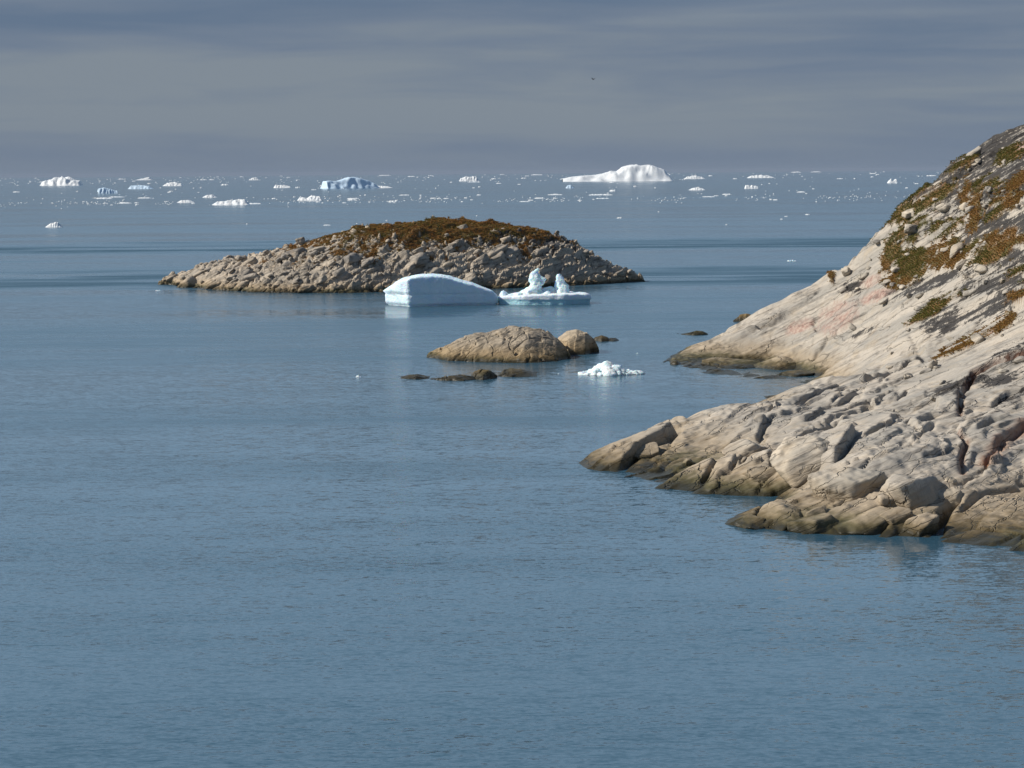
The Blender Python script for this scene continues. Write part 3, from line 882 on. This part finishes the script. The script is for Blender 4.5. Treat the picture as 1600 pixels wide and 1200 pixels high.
# ------------------------------------------------------------------ skerries
def whaleback(name, crest, foot, dist, seed, res, relief, mat, label, back=0.6, cells=(1.6, 0.8)):
    """a low rock from its outline (pixels) at a given crest distance: steep front, rounded back, joints and bulges"""
    c = np.array([at(u, v, dist) for u, v in crest])
    f = np.array([at(u, v) for u, v in foot])
    x0, x1 = c[0, 0], c[-1, 0]
    dep = max(dist - f[:, 1].min(), 0.5)
    X0 = np.linspace(x0 - 0.4, x1 + 0.4, max(24, int((x1 - x0) / res)))
    Y0 = np.linspace(f[:, 1].min() - 0.6, dist + dep * 1.2 + 0.8, max(16, int((2.2 * dep + 1.4) / res)))
    X, Y = np.meshgrid(X0, Y0)
    zc = np.interp(X, c[:, 0], c[:, 2], left=-0.3, right=-0.3)
    fy_ = np.interp(X, f[:, 0], f[:, 1])
    t_ = np.clip((Y - fy_) / np.maximum(dist - fy_, 0.3), -0.5, 1)
    p_ = np.where(t_ > 0, np.sin(np.clip(t_, 0, 1) * np.pi / 2) ** 0.8, t_ * 1.5)
    tb_ = np.clip((Y - dist) / (dep * 1.1 + 0.3), 0, 2)
    p_ = np.where(Y > dist, 1 - 1.2 * tb_ ** 1.7, p_)
    B = np.where(p_ > 0, p_ * np.maximum(zc, -0.3), p_)
    rel = 0.5 * fbm(X * 0.5 / cells[0], Y * 0.5 / cells[0], 3, seed)
    for sc, am, sd in ((cells[0] * 2.0, 0.60, 1), (cells[1] * 1.6, 0.26, 2), (cells[1] * 0.55, 0.05, 3)):
        uu, ww_ = foliate(X, Y, (0.85, 0.5))
        f1, e, cid, ox, oy = worley(uu / sc / 1.7 + 0.3 * fbm(X, Y, 2, seed + 4), ww_ / sc, seed + sd * 7)
        rel = rel + am * ((cid - 0.5) + 0.8 * oy) * sstep(0, 0.10, e) - am * 0.75 * np.exp(-(e / 0.035) ** 2)
    rel = rel + 0.05 * fbm(X * 2.5, Y * 2.5, 3, seed + 40)
    Z = B + 1.35 * relief * rel * sstep(-0.3, 0.35, B)
    cx, cy = (x0 + x1) / 2, (f[:, 1].mean() + dist) / 2
    me = mesh_from(name, np.stack([X - cx, Y - cy, Z], -1).reshape(-1, 3), grid_faces(len(X0), len(Y0)))
    return tag(link(name, me, mat, loc=(cx, cy, 0)), label, 'rock', kind='thing')


whaleback('skerry', [(666, 558), (690, 544), (715, 530), (740, 522), (770, 519), (800, 513), (825, 511), (850, 519), (872, 530), (886, 544), (893, 560)],
          [(666, 558), (700, 564), (760, 566), (820, 567), (870, 565), (893, 560)], 208.5, 901, 0.05, 0.62, M_SKER, 'largest brown whaleback skerry in front of the icebergs')
whaleback('skerry', [(866, 552), (872, 530), (885, 519), (900, 516), (915, 520), (928, 530), (936, 546)], [(866, 552), (890, 555), (915, 554), (936, 548)], 213.5, 902, 0.05, 0.4, M_SKER,
          'rounded brown rock at the right end of the largest skerry')
whaleback('skerry', [(923, 532), (930, 526), (940, 523), (950, 526), (955, 533)], [(923, 532), (940, 534), (955, 533)], 228.6, 903, 0.05, 0.18, M_AWASH, 'small low dark rock behind the rounded rock')
whaleback('skerry', [(947, 532), (953, 528), (962, 528), (968, 532)], [(947, 533), (958, 534), (968, 533)], 228.6, 904, 0.05, 0.15, M_AWASH, 'tiniest dark rock just right of the small low rock')
whaleback('skerry', [(626, 590), (640, 586), (655, 586), (668, 589), (676, 592)], [(626, 591), (650, 593), (676, 592)], 188.0, 905, 0.04, 0.15, M_AWASH, 'flat awash rock at the left end of the low row')
whaleback('skerry', [(672, 592), (685, 589), (700, 588), (720, 587), (738, 588), (745, 592)], [(672, 593), (700, 595), (725, 595), (745, 593)], 186.3, 906, 0.04, 0.22, M_AWASH, 'long flat awash rock in the middle of the low row')
whaleback('skerry', [(735, 590), (742, 582), (752, 580), (764, 581), (772, 585), (777, 589)], [(735, 592), (755, 594), (777, 590)], 187.6, 907, 0.04, 0.25, M_AWASH, 'humped brown rock in the middle of the low row')
whaleback('skerry', [(777, 587), (788, 580), (800, 577), (815, 578), (828, 582), (842, 587)], [(777, 588), (800, 589), (820, 589), (842, 588)], 190.2, 908, 0.04, 0.22, M_AWASH, 'domed brown rock at the right end of the low row')
whaleback('skerry', [(1064, 523), (1075, 520), (1088, 517), (1098, 519), (1106, 522)], [(1064, 523), (1085, 524), (1106, 523)], 236, 909, 0.05, 0.15, M_AWASH, 'flat dark rock alone in the water left of the headland')
whaleback('skerry', [(1146, 499), (1154, 493), (1166, 490), (1181, 492), (1200, 501)], [(1146, 500), (1166, 503), (1200, 502)], 256, 910, 0.05, 0.3, M_AWASH, 'dark rock half hidden behind the slope of the headland')
whaleback('skerry', [(1198, 624), (1206, 619), (1220, 617), (1234, 619), (1250, 625)], [(1198, 627), (1220, 628), (1250, 628)], 168, 911, 0.04, 0.2, M_SKER, 'low brown rock in the bay behind the near rock point')


# ------------------------------------------------------------------ icebergs near the island
def hull_planes(foot, top, cen):
    """planes of a block from its footprint polygon and its upper outline in x-z, seen from the inner point cen"""
    N, D = [], []
    for k in range(len(foot)):
        a, b = np.array(foot[k]), np.array(foot[(k + 1) % len(foot)])
        n = np.array([b[1] - a[1], a[0] - b[0], 0.0]); n /= np.linalg.norm(n)
        d = n[0] * (a[0] - cen[0]) + n[1] * (a[1] - cen[1])
        if d < 0:
            n, d = -n, -d
        N.append(n); D.append(d)
    for k in range(len(top) - 1):
        a, b = np.array(top[k]), np.array(top[k + 1])
        n = np.array([-(b[1] - a[1]), 0, b[0] - a[0]]); n /= np.linalg.norm(n)
        N.append(n); D.append(n[0] * (a[0] - cen[0]) + n[2] * (a[1] - cen[2]))
    N.append(np.array([0, 0, -1.0])); D.append(cen[2] + 1.5)
    return N, D


p0 = at(690, 477)
foot = [(-9.0, 1.8), (-5.0, -2.8), (8.7, 0.2), (8.9, 2.0), (5.0, 5.5), (-6.5, 5.0)]
top = [(-10.0, 1.5), (-8.3, 2.55), (-6.2, 3.8), (-3.4, 4.6), (-0.2, 4.55), (1.6, 4.15), (4.2, 3.3), (6.6, 2.6), (8.0, 1.95), (9.0, 0.9)]
cen = (0, 1.5, 1.2)
N, D = hull_planes(foot, top, cen)
V, F = polytope(6, N, D, 46.0)
zz = V[:, 2] + cen[2]
g = 1.75 - 0.012 * V[:, 0] + 0.06 * perlin(V[:, 0] * 0.7, V[:, 1] * 0.7, 3)
hor = np.hypot(V[:, 0], V[:, 1])
lf = sstep(-4.0, -6.5, V[:, 0])
k_ = 1 - 0.035 * np.exp(-((zz - g) / 0.13) ** 2) + lf * (0.035 * sstep(g + 0.05, g + 0.25, zz) - 0.02 * sstep(g, g - 0.3, zz)) - 0.02 * sstep(0.3, 0.05, zz)
flute = 0.005 * perlin(V[:, 0] * 1.3, V[:, 2] * 0.25, 8) + 0.014 * fbm3(V * 0.5, 4, 21) + 0.008 * fbm3(V * np.array([1.3, 1.3, 0.6]), 4, 25) - 0.012 * np.exp(-(np.abs(perlin(V[:, 0] * 0.33 + 2, V[:, 2] * 0.05, 71)) / 0.05) ** 2) - 0.03 * sstep(0.45, 0.1, zz)
flute = flute + 0.03 * np.maximum(fbm3(V * 1.1, 4, 33), 0) * sstep(2.4, 3.8, zz)
V = V * (k_ + flute)[:, None] + np.array(cen)
tag(link('iceberg', mesh_from('iceberg', V, F), M_ICE, loc=tuple(p0)), 'thick wedge shaped iceberg with a lit left end in front of the island', 'iceberg')

p1 = at(850, 474.5)
berg = bpy.data.objects.new('iceberg', None); COL.objects.link(berg); berg.location = tuple(p1)
tag(berg, 'flat iceberg slab carrying two melted ice pinnacles', 'iceberg')
foot = [(-7.2, -0.6), (-3.0, -2.6), (3.0, -3.0), (7.1, -1.6), (7.3, 1.2), (4.0, 5.0), (-4.0, 5.5), (-7.0, 3.0)]
top = [(-7.4, 1.2), (-3.0, 1.45), (3.0, 1.58), (6.6, 1.6), (7.4, 1.3)]
cen = (0, 1.0, 0.3)
N, D = hull_planes(foot, top, cen)
V, F = polytope(6, N, D, 50.0)
zz = V[:, 2] + cen[2]
V[:, :2] *= (1 - 0.03 * sstep(0.8, 0.6, zz + 0.05 * perlin(V[:, 0], V[:, 1], 4)) + 0.022 * fbm3(V * 0.7, 4, 41))[:, None]
V[:, 2] += 0.22 * fbm(V[:, 0] * 0.8, V[:, 1] * 0.8, 4, 43) * sstep(0.6, 1.2, zz)
link('slab', mesh_from('slab', V + np.array(cen), F), M_SLAB, berg)


def loft(name, rings, seed, rough, mat, parent, nseg=40, nz_=48):
    R = np.array(rings, float)
    t = np.linspace(0, len(R) - 1, nz_)
    P = np.stack([np.interp(t, np.arange(len(R)), R[:, k]) for k in range(5)], 1)
    a = np.linspace(0, 2 * np.pi, nseg, endpoint=False)
    V = np.stack([P[:, 0:1] + P[:, 3:4] * np.cos(a), P[:, 1:2] + P[:, 4:5] * np.sin(a), P[:, 2:3] + 0 * a], -1).reshape(-1, 3)
    cx = np.repeat(P[:, :3], nseg, 0)
    d = V - cx
    rg = 1 - 2 * np.abs(fbm3(V * np.array([0.9, 0.9, 0.45]) + seed, 3, seed + 5))
    V = cx + d * (0.9 + 1.5 * rough * fbm3(V * 0.9 + seed, 4, seed) + 0.9 * rough * rg + 0.35 * rough * np.abs(fbm3(V * 3.0 + seed, 2, seed + 3)))[:, None]
    i = np.arange(nz_ - 1)[:, None] * nseg; j = np.arange(nseg)[None]
    F = np.stack([i + j, i + (j + 1) % nseg, i + nseg + (j + 1) % nseg, i + nseg + j], -1).reshape(-1, 4)
    n = len(V)
    V = np.concatenate([V, P[-1:, :3] + np.array([[0, 0, 0.05]])])
    cap = np.stack([(nz_ - 1) * nseg + np.arange(nseg), (nz_ - 1) * nseg + (np.arange(nseg) + 1) % nseg, np.full(nseg, n), np.full(nseg, n)], -1)
    me = bpy.data.meshes.new(name)
    me.from_pydata(V.tolist(), [], [tuple(q) for q in F.tolist()] + [(q[0], q[1], q[2]) for q in cap.tolist()])
    me.polygons.foreach_set('use_smooth', np.full(len(me.polygons), True))
    return link(name, me, mat, parent)


loft('pinnacle', [(-1.9, 1.5, 0.9, 2.7, 1.6), (-1.9, 1.5, 1.6, 2.0, 1.3), (-1.75, 1.5, 2.1, 1.35, 0.9), (-1.3, 1.5, 2.6, 1.0, 0.7), (-1.0, 1.5, 3.1, 1.25, 0.7), (-1.0, 1.5, 3.7, 1.3, 0.65), (-1.15, 1.5, 4.2, 0.95, 0.5),
                  (-1.35, 1.5, 4.7, 0.55, 0.35), (-1.0, 1.5, 5.1, 0.4, 0.25), (-0.85, 1.5, 5.35, 0.12, 0.1)], 3, 0.22, M_CLEAR, berg)
loft('pinnacle', [(2.9, 1.8, 1.0, 1.3, 1.0), (2.85, 1.8, 1.9, 1.05, 0.8), (2.8, 1.8, 2.6, 1.0, 0.6), (2.6, 1.8, 3.3, 0.85, 0.5), (2.45, 1.8, 3.9, 0.6, 0.4), (2.35, 1.8, 4.4, 0.25, 0.2)], 8, 0.2, M_CLEAR, berg)
loft('hummock', [(0.9, 2.2, 1.0, 2.2, 1.0), (0.9, 2.2, 1.7, 1.6, 0.8), (1.0, 2.2, 2.2, 0.9, 0.5), (1.0, 2.2, 2.5, 0.3, 0.2)], 12, 0.25, M_CLEAR, berg)
for hx, hy, hr, hh, sd in ((-6.2, 1.0, 0.75, 2.0, 21), (-5.0, 0.6, 0.8, 1.5, 22), (-3.9, 0.4, 1.1, 1.75, 23), (-2.6, 0.1, 1.0, 1.6, 24), (0.6, 0.2, 0.7, 1.9, 25), (1.5, -0.2, 0.5, 1.6, 26)):
    loft('hummock', [(hx, hy, 0.7, hr * 1.15, hr), (hx, hy, 0.7 + (hh - 0.7) * 0.5, hr, hr * 0.85), (hx, hy, 0.7 + (hh - 0.7) * 0.85, hr * 0.65, hr * 0.5), (hx, hy, hh, hr * 0.15, hr * 0.15)], sd, 0.22, M_ICE, berg, 28, 20)


def lump_ice(name, u, v, wpx, hpx, n, seed, label, cat, sub=3, group=None):
    """a growler: knobs of glacier ice frozen together"""
    r = np.random.default_rng(seed)
    p = at(u, v)
    m = p[1] / FPX
    VV, FF, k = [], [], 0
    W2, Hh = wpx * m / 2, hpx * m
    for q in range(n):
        x = r.uniform(-1, 1); y = r.uniform(-1, 1)
        if x * x + y * y > 1:
            x *= 0.6; y *= 0.6
        prof = (1 - abs(x) ** 2.2) * (0.55 + 0.45 * math.sin(2.2 + 4.5 * x)) + 0.12
        rr = r.uniform(0.09, 0.2) * W2 * (0.6 + 0.6 * prof) * (1.3 if n < 20 else 1)
        rr = min(rr, Hh * 0.8)
        z = Hh * prof * (1 - 0.5 * y * y) * r.uniform(0.2, 1.0) - rr * 0.6
        D, F = ico(sub)
        V = D * (1 + 0.28 * fbm3(D * 1.3 + q * 7.7, 3, seed + q))[:, None] * rr * np.array([1.15, 1, 0.95])
        VV.append(V + np.array([x * W2 * 0.92, y * W2 * 0.4, z])); FF.append(F + k); k += len(V)
    fl = ico(3)[0] * np.array([W2 * 0.97, W2 * 0.45, 0.16 * Hh]); fl = fl * (1 + 0.12 * fbm3(fl * 1.5, 3, seed))[:, None]
    VV.append(fl); FF.append(ico(3)[1] + k)
    return tag(link(name, mesh_from(name, np.concatenate(VV), np.concatenate(FF)), M_ICE, loc=tuple(p)), label, cat, group)


lump_ice('growler', 955, 584, 107, 16, 140, 51, 'knobbly white growler floating beside the headland point', 'growler')
lump_ice('ice_chunk', 560, 589, 10, 4, 6, 52, 'small white ice chip alone left of the low rocks', 'ice chunk', 2)
lump_ice('ice_chunk', 1237, 408, 16, 3, 7, 53, 'white ice chip on the dark water behind the headland', 'ice chunk', 2)
lump_ice('ice_chunk', 247, 454, 9, 3, 5, 54, 'white ice chip at the left tip of the island', 'ice chunk', 2)
lump_ice('ice_chunk', 996, 553, 5, 2, 4, 55, 'tiny ice chip behind the knobbly growler', 'ice chunk', 2)
lump_ice('ice_chunk', 873, 584, 4, 2, 4, 56, 'tiny ice chip left of the knobbly growler', 'ice chunk', 2)


# ------------------------------------------------------------------ ice belt near the horizon
def horizon(u):
    """pixel row where the sea ends, at column u"""
    d0, d1 = ray(u, 200), ray(u, 340)
    return 200 + 140 * d0[2] / (d0[2] - d1[2])


def far_berg(name, prof, vbase, seed, label, cat, mat, rough=0.15, depth=0.5, nx=90, ny=26, group=None, slope=0.7, turn=0.0):
    """an iceberg or floe from its outline: (column, height in pixels) points above the waterline row"""
    us = np.array([q[0] for q in prof], float); hs = np.array([q[1] for q in prof], float)
    p = at(us.mean(), vbase)
    m = p[1] / FPX
    W2 = (us[-1] - us[0]) * m / 2
    X0 = np.linspace(-1.02, 1.02, nx); Y0 = np.linspace(-1.05, 1.05, ny)
    X, Y = np.meshgrid(X0, Y0)
    h = np.interp(X, (us - us.mean()) * m / W2, hs * m, left=0, right=0)
    mid = (us[0] + us[-1]) / 2
    hm = hs.max() * m
    edge = np.abs(Y) + 0.12 * perlin(X * 5, Y * 3, seed + 3)
    cross = sstep(1.0, 1.0 - slope, edge)
    kx = W2 / max(hm, 1e-3)
    n = fbm(X * kx * 0.9 + seed, Y * kx * depth * 1.6, 5, seed, 0.6)
    st = worley(X * kx * 0.7, Y * kx * depth * 0.7, seed + 9)
    Z = h * cross * (1 + rough * 2.2 * n + rough * 1.2 * (st[2] - 0.5)) - 0.12 * hm * (1 - cross)
    V = np.stack([X * W2 + (mid - us.mean()) * m, Y * W2 * depth, Z], -1).reshape(-1, 3)
    o = tag(link(name, mesh_from(name, V, grid_faces(nx, ny)), mat, loc=tuple(p)), label, cat, group)
    o.rotation_euler = (0, 0, turn)
    return o


far_berg('iceberg', [(881, 0), (886, 4), (900, 7), (930, 9), (950, 11), (962, 15), (972, 14), (980, 20), (990, 22), (1005, 24), (1025, 23), (1035, 20), (1045, 17), (1052, 9), (1058, 0)], 283, 61,
         'largest far iceberg, long white ramp rising to a lumpy right end', 'iceberg', M_FAR, 0.10, 0.5, 220, 70, slope=0.6)
b2 = far_berg('iceberg', [(502, 0), (504, 11), (512, 12), (524, 11), (532, 13), (545, 17), (556, 17), (562, 15), (575, 12), (582, 10), (592, 3), (594, 0)], 294, 62,
              'far iceberg with a blue shaded face behind the island', 'iceberg', M_FARBLUE, 0.02, 0.45, 140, 40, slope=0.8, turn=0.5)
far_berg('iceberg', [(63, 0), (66, 6), (74, 9), (84, 12), (95, 13), (106, 13), (114, 9), (124, 7), (128, 0)], 290, 63, 'lumpy cream white iceberg near the left edge of the picture', 'iceberg', M_FAR, 0.2, 0.6, 120, 44, slope=0.9)
far_berg('iceberg', [(153, 0), (155, 7), (164, 9), (172, 7), (178, 5), (184, 4), (185, 0)], 302, 64, 'small rounded pale blue iceberg right of the cream white one', 'iceberg', M_FARBLUE, 0.04, 0.6, slope=0.8, turn=0.3)
far_berg('iceberg', [(717, 0), (720, 4), (728, 6), (738, 7), (745, 5), (749, 0)], 283, 65, 'small white iceberg left of the largest far iceberg', 'iceberg', M_FAR, 0.25, 0.5)
far_berg('ice_floe', [(332, 0), (340, 4), (352, 5), (364, 6), (372, 8), (384, 7), (391, 0)], 320, 66, 'wide white ice floe, largest at the near edge of the belt', 'ice floe', M_FAR, 0.25, 0.5)
far_berg('iceberg', [(884, 0), (888, 4), (892, 5), (897, 1), (898, 0)], 294, 67, 'little blue iceberg under the largest far iceberg', 'iceberg', M_FARBLUE, 0.1, 0.6, 50, 20)
far_berg('ice_floe', [(580, 0), (590, 3), (606, 2), (614, 0)], 293.5, 68, 'flat pale floe touching the blue faced iceberg', 'ice floe', M_FAR, 0.2, 0.5)
far_berg('ice_floe', [(200, 0), (205, 4), (220, 5), (232, 4), (239, 0)], 295, 69, 'grey blue floe right of the rounded pale blue iceberg', 'ice floe', M_FARBLUE, 0.25, 0.5)
far_berg('ice_floe', [(70, 0), (74, 3), (82, 6), (90, 6), (97, 0)], 355, 70, 'lone white floe on open water near the left edge', 'ice floe', M_FAR, 0.3, 0.5)
far_berg('ice_floe', [(1163, 0), (1165, 5), (1172, 4), (1184, 3), (1185, 0)], 294.5, 71, 'bright white floe left of the headland crest', 'ice floe', M_FAR, 0.3, 0.5)
far_berg('ice_floe', [(1386, 0), (1388, 3), (1392, 5), (1395, 4), (1400, 6), (1402, 0)], 286, 72, 'twin humped white floe just left of the headland crest', 'ice floe', M_FAR, 0.3, 0.6)
far_berg('ice_floe', [(1068, 0), (1074, 3), (1086, 4), (1096, 3), (1102, 0)], 279.5, 73, 'long flat floe at the right tip of the largest far iceberg', 'ice floe', M_FAR, 0.3, 0.4)
far_berg('ice_floe', [(1166, 0), (1172, 3), (1186, 4), (1200, 3), (1209, 0)], 278, 74, 'long flat floe above the bright white floe', 'ice floe', M_FAR, 0.3, 0.4)
far_berg('ice_floe', [(1076, 0), (1082, 2), (1092, 4), (1100, 2), (1103, 0)], 297, 75, 'flat white floe below the long flat floe', 'ice floe', M_FAR, 0.3, 0.5)
far_berg('ice_floe', [(255, 0), (262, 4), (272, 5), (284, 3), (287, 0)], 290.5, 76, 'white floe midway between cream white and blue faced icebergs', 'ice floe', M_FAR, 0.3, 0.5)
far_berg('ice_floe', [(428, 0), (432, 4), (444, 4), (454, 2), (456, 0)], 293.5, 77, 'white floe left of the blue faced iceberg', 'ice floe', M_FAR, 0.3, 0.5)
far_berg('ice_floe', [(388, 0), (392, 3), (400, 4), (406, 0)], 281.5, 78, 'pale floe on the horizon left of the blue faced iceberg', 'ice floe', M_FAR, 0.3, 0.5)
far_berg('ice_floe', [(212, 0), (222, 2), (234, 4), (240, 0)], 281.5, 79, 'faint pointed floe on the horizon above the grey blue floe', 'ice floe', M_FAR, 0.2, 0.5)
far_berg('ice_floe', [(464, 0), (468, 4), (478, 3), (486, 6), (500, 5), (504, 0)], 313, 80, 'double floe under the blue faced iceberg', 'ice floe', M_FAR, 0.3, 0.5)
far_berg('ice_floe', [(316, 0), (322, 3), (332, 4), (339, 0)], 308.5, 81, 'white floe above the widest floe of the belt', 'ice floe', M_FAR, 0.3, 0.5)
far_berg('ice_floe', [(276, 0), (282, 3), (296, 3), (304, 0)], 316.5, 82, 'thin white floe left of the widest floe of the belt', 'ice floe', M_FAR, 0.3, 0.5)

# the many small floes: eight shapes shared by the copies
floe_meshes = []
for k in range(8):
    X, Y = np.meshgrid(np.linspace(-1.03, 1.03, 26), np.linspace(-1.05, 1.05, 12))
    rad_ = np.hypot(X, Y) + 0.22 * perlin(X * 2.2 + k * 5, Y * 2.2, 40 + k)
    Z = sstep(1.0, 0.72, rad_) * (0.55 + 0.75 * perlin(X * 3.1 + k, Y * 2.0, 50 + k) + 0.4 * perlin(X * 7, Y * 4 + k, 60 + k))
    me_ = mesh_from('ice_floe', np.stack([X, Y, np.maximum(Z, 0.12 * sstep(1.0, 0.8, rad_)) - 0.05], -1).reshape(-1, 3), grid_faces(26, 12))
    me_.materials.append(M_FAR)
    floe_meshes.append(me_)
rf = np.random.default_rng(5)
fl_n = 0
def add_floe(u, dv, wpx, hpx, label, group):
    global fl_n
    p = at(u, horizon(u) + dv)
    m = p[1] / FPX
    o = link('ice_floe', floe_meshes[fl_n % 8], loc=tuple(p))
    o.scale = (wpx * m / 2, wpx * m / 2 * rf.uniform(0.5, 1.0), hpx * m)
    tag(o, label, 'ice floe', group)
    fl_n += 1
def clus(x):
    return perlin(np.array([x / 70.0]), np.array([3.3]), 17)[0] + perlin(np.array([x / 23.0]), np.array([7.3]), 18)[0] * 0.6
def scatter_floes(n, dv0, dv1, wmax, hmax, u0, u1, label, group):
    k = 0
    while k < n:
        u = rf.uniform(u0, u1)
        dv = rf.uniform(dv0, dv1)
        if clus(u + dv * 4) < rf.uniform(-0.35, 0.75):
            continue
        wv = 3.0 + (wmax - 3.0) * rf.random() ** 2.6
        add_floe(u, dv, wv, 1.1 + (hmax - 1.1) * rf.random() ** 2 * (0.4 + 0.6 * wv / wmax), label, group)
        k += 1
scatter_floes(66, 2.6, 15, 20, 2.0, 5, 1465, 'small white floe in the farthest ice belt at the horizon', 'small floes in the farthest ice belt')
scatter_floes(72, 33, 46, 26, 2.3, 5, 1320, 'small white floe in the near line of the ice belt', 'small floes along the near line of the ice belt')
scatter_floes(26, 16, 32, 13, 3.0, 5, 1440, 'small white floe scattered between the two ice lines', 'small floes between the two ice lines')
scatter_floes(11, 62, 84, 13, 2.0, 10, 1330, 'small pale floe on open water before the belt', 'small floes on the open water before the belt')
# brash: crumbs nobody could count
VV, FF, k = [], [], 0
D, F = ico(1)
for q in range(1500):
    u = rf.uniform(-40, 1500)
    s_ = rf.random()
    dv = rf.uniform(3, 14) if s_ < 0.32 else (42.5 + rf.normal(0, 2.6) if s_ < 0.68 else (rf.uniform(15, 44) if s_ < 0.78 else 41 + rf.normal(0, 4)))
    if clus(u + dv * 5) < rf.uniform(-0.5, 0.5):
        continue
    p = at(u, horizon(u) + dv); m = p[1] / FPX
    wv = rf.uniform(1.0, 3.4); hv = rf.uniform(0.5, 1.1)
    VV.append(D * np.array([wv * m / 2, wv * m / 3, hv * m]) * (1 + 0.3 * rf.normal(size=(len(D), 1)) * 0.6) + p); FF.append(F + k); k += len(D)
tag(link('brash_ice', mesh_from('brash_ice', np.concatenate(VV), np.concatenate(FF)), M_FAR), 'crumbs of brash ice strewn over the far water', kind='stuff')

# ------------------------------------------------------------------ the air
M_HAZE = bpy.data.materials.new('sea_air')
M_HAZE.use_nodes = True
hz = NT(M_HAZE.node_tree)
pv = hz.n('ShaderNodeVolumePrincipled', ins={'Color': (0.36, 0.43, 0.54), 'Density': HAZE, 'Anisotropy': 0.0})
hz.t.links.new(pv.outputs[0], hz.n('ShaderNodeOutputMaterial').inputs['Volume'])
bx = [(x, y, z) for x in (-30000, 30000) for y in (-3000, 62000) for z in (-5, 75)]
hm_ = bpy.data.meshes.new('haze')
hm_.from_pydata(bx, [], [(0, 1, 3, 2), (4, 6, 7, 5), (0, 4, 5, 1), (2, 3, 7, 6), (0, 2, 6, 4), (1, 5, 7, 3)])
tag(link('haze', hm_, M_HAZE), 'thin sea air softening the far ice', kind='stuff')

# ------------------------------------------------------------------ the bird
pb_ = at(927, 124, 420)
M_BIRD = plain('dark_feathers', (0.05, 0.05, 0.055), 0.8)
bird = bpy.data.objects.new('seabird', None); COL.objects.link(bird); bird.location = tuple(pb_); bird.rotation_euler = (0, 0, 0.9)
tag(bird, 'tiny dark seabird flying far off in the grey sky', 'bird')
D, F = ico(3)
V = D * np.array([0.09, 0.30, 0.085]); V[:, 0] *= 1 - 0.5 * sstep(0.0, -0.3, V[:, 1]); V[:, 2] *= 1 - 0.4 * sstep(0.15, 0.3, np.abs(V[:, 1]))
link('body', mesh_from('body', V, F), M_BIRD, bird)
for sgn in (-1, 1):
    rows = [(0.05, 0.14, -0.10, 0.02), (0.30, 0.17, -0.06, 0.17), (0.45, 0.15, -0.02, 0.24), (0.68, 0.06, -0.07, 0.30), (0.80, -0.04, -0.08, 0.31)]
    V = []
    for x, a, b_, z in rows:
        V += [(sgn * x, a, z), (sgn * x, b_ - 0.04, z), (sgn * x, (a + b_) / 2, z + 0.025), (sgn * x, (a + b_) / 2, z - 0.012)]
    F = []
    for k in range(len(rows) - 1):
        a = k * 4
        F += [(a, a + 2, a + 6, a + 4), (a + 2, a + 1, a + 5, a + 6), (a + 1, a + 3, a + 7, a + 5), (a + 3, a, a + 4, a + 7)]
    link('wing', mesh_from('wing', V, F), M_BIRD, bird)
V = [(-0.03, -0.26, 0.01), (0.03, -0.26, 0.01), (0.09, -0.46, 0.0), (-0.09, -0.46, 0.0), (-0.03, -0.26, -0.01), (0.03, -0.26, -0.01), (0.09, -0.46, -0.01), (-0.09, -0.46, -0.01)]
link('tail', mesh_from('tail', V, [(0, 1, 2, 3), (4, 7, 6, 5), (0, 4, 5, 1), (1, 5, 6, 2), (2, 6, 7, 3), (3, 7, 4, 0)]), M_BIRD, bird)
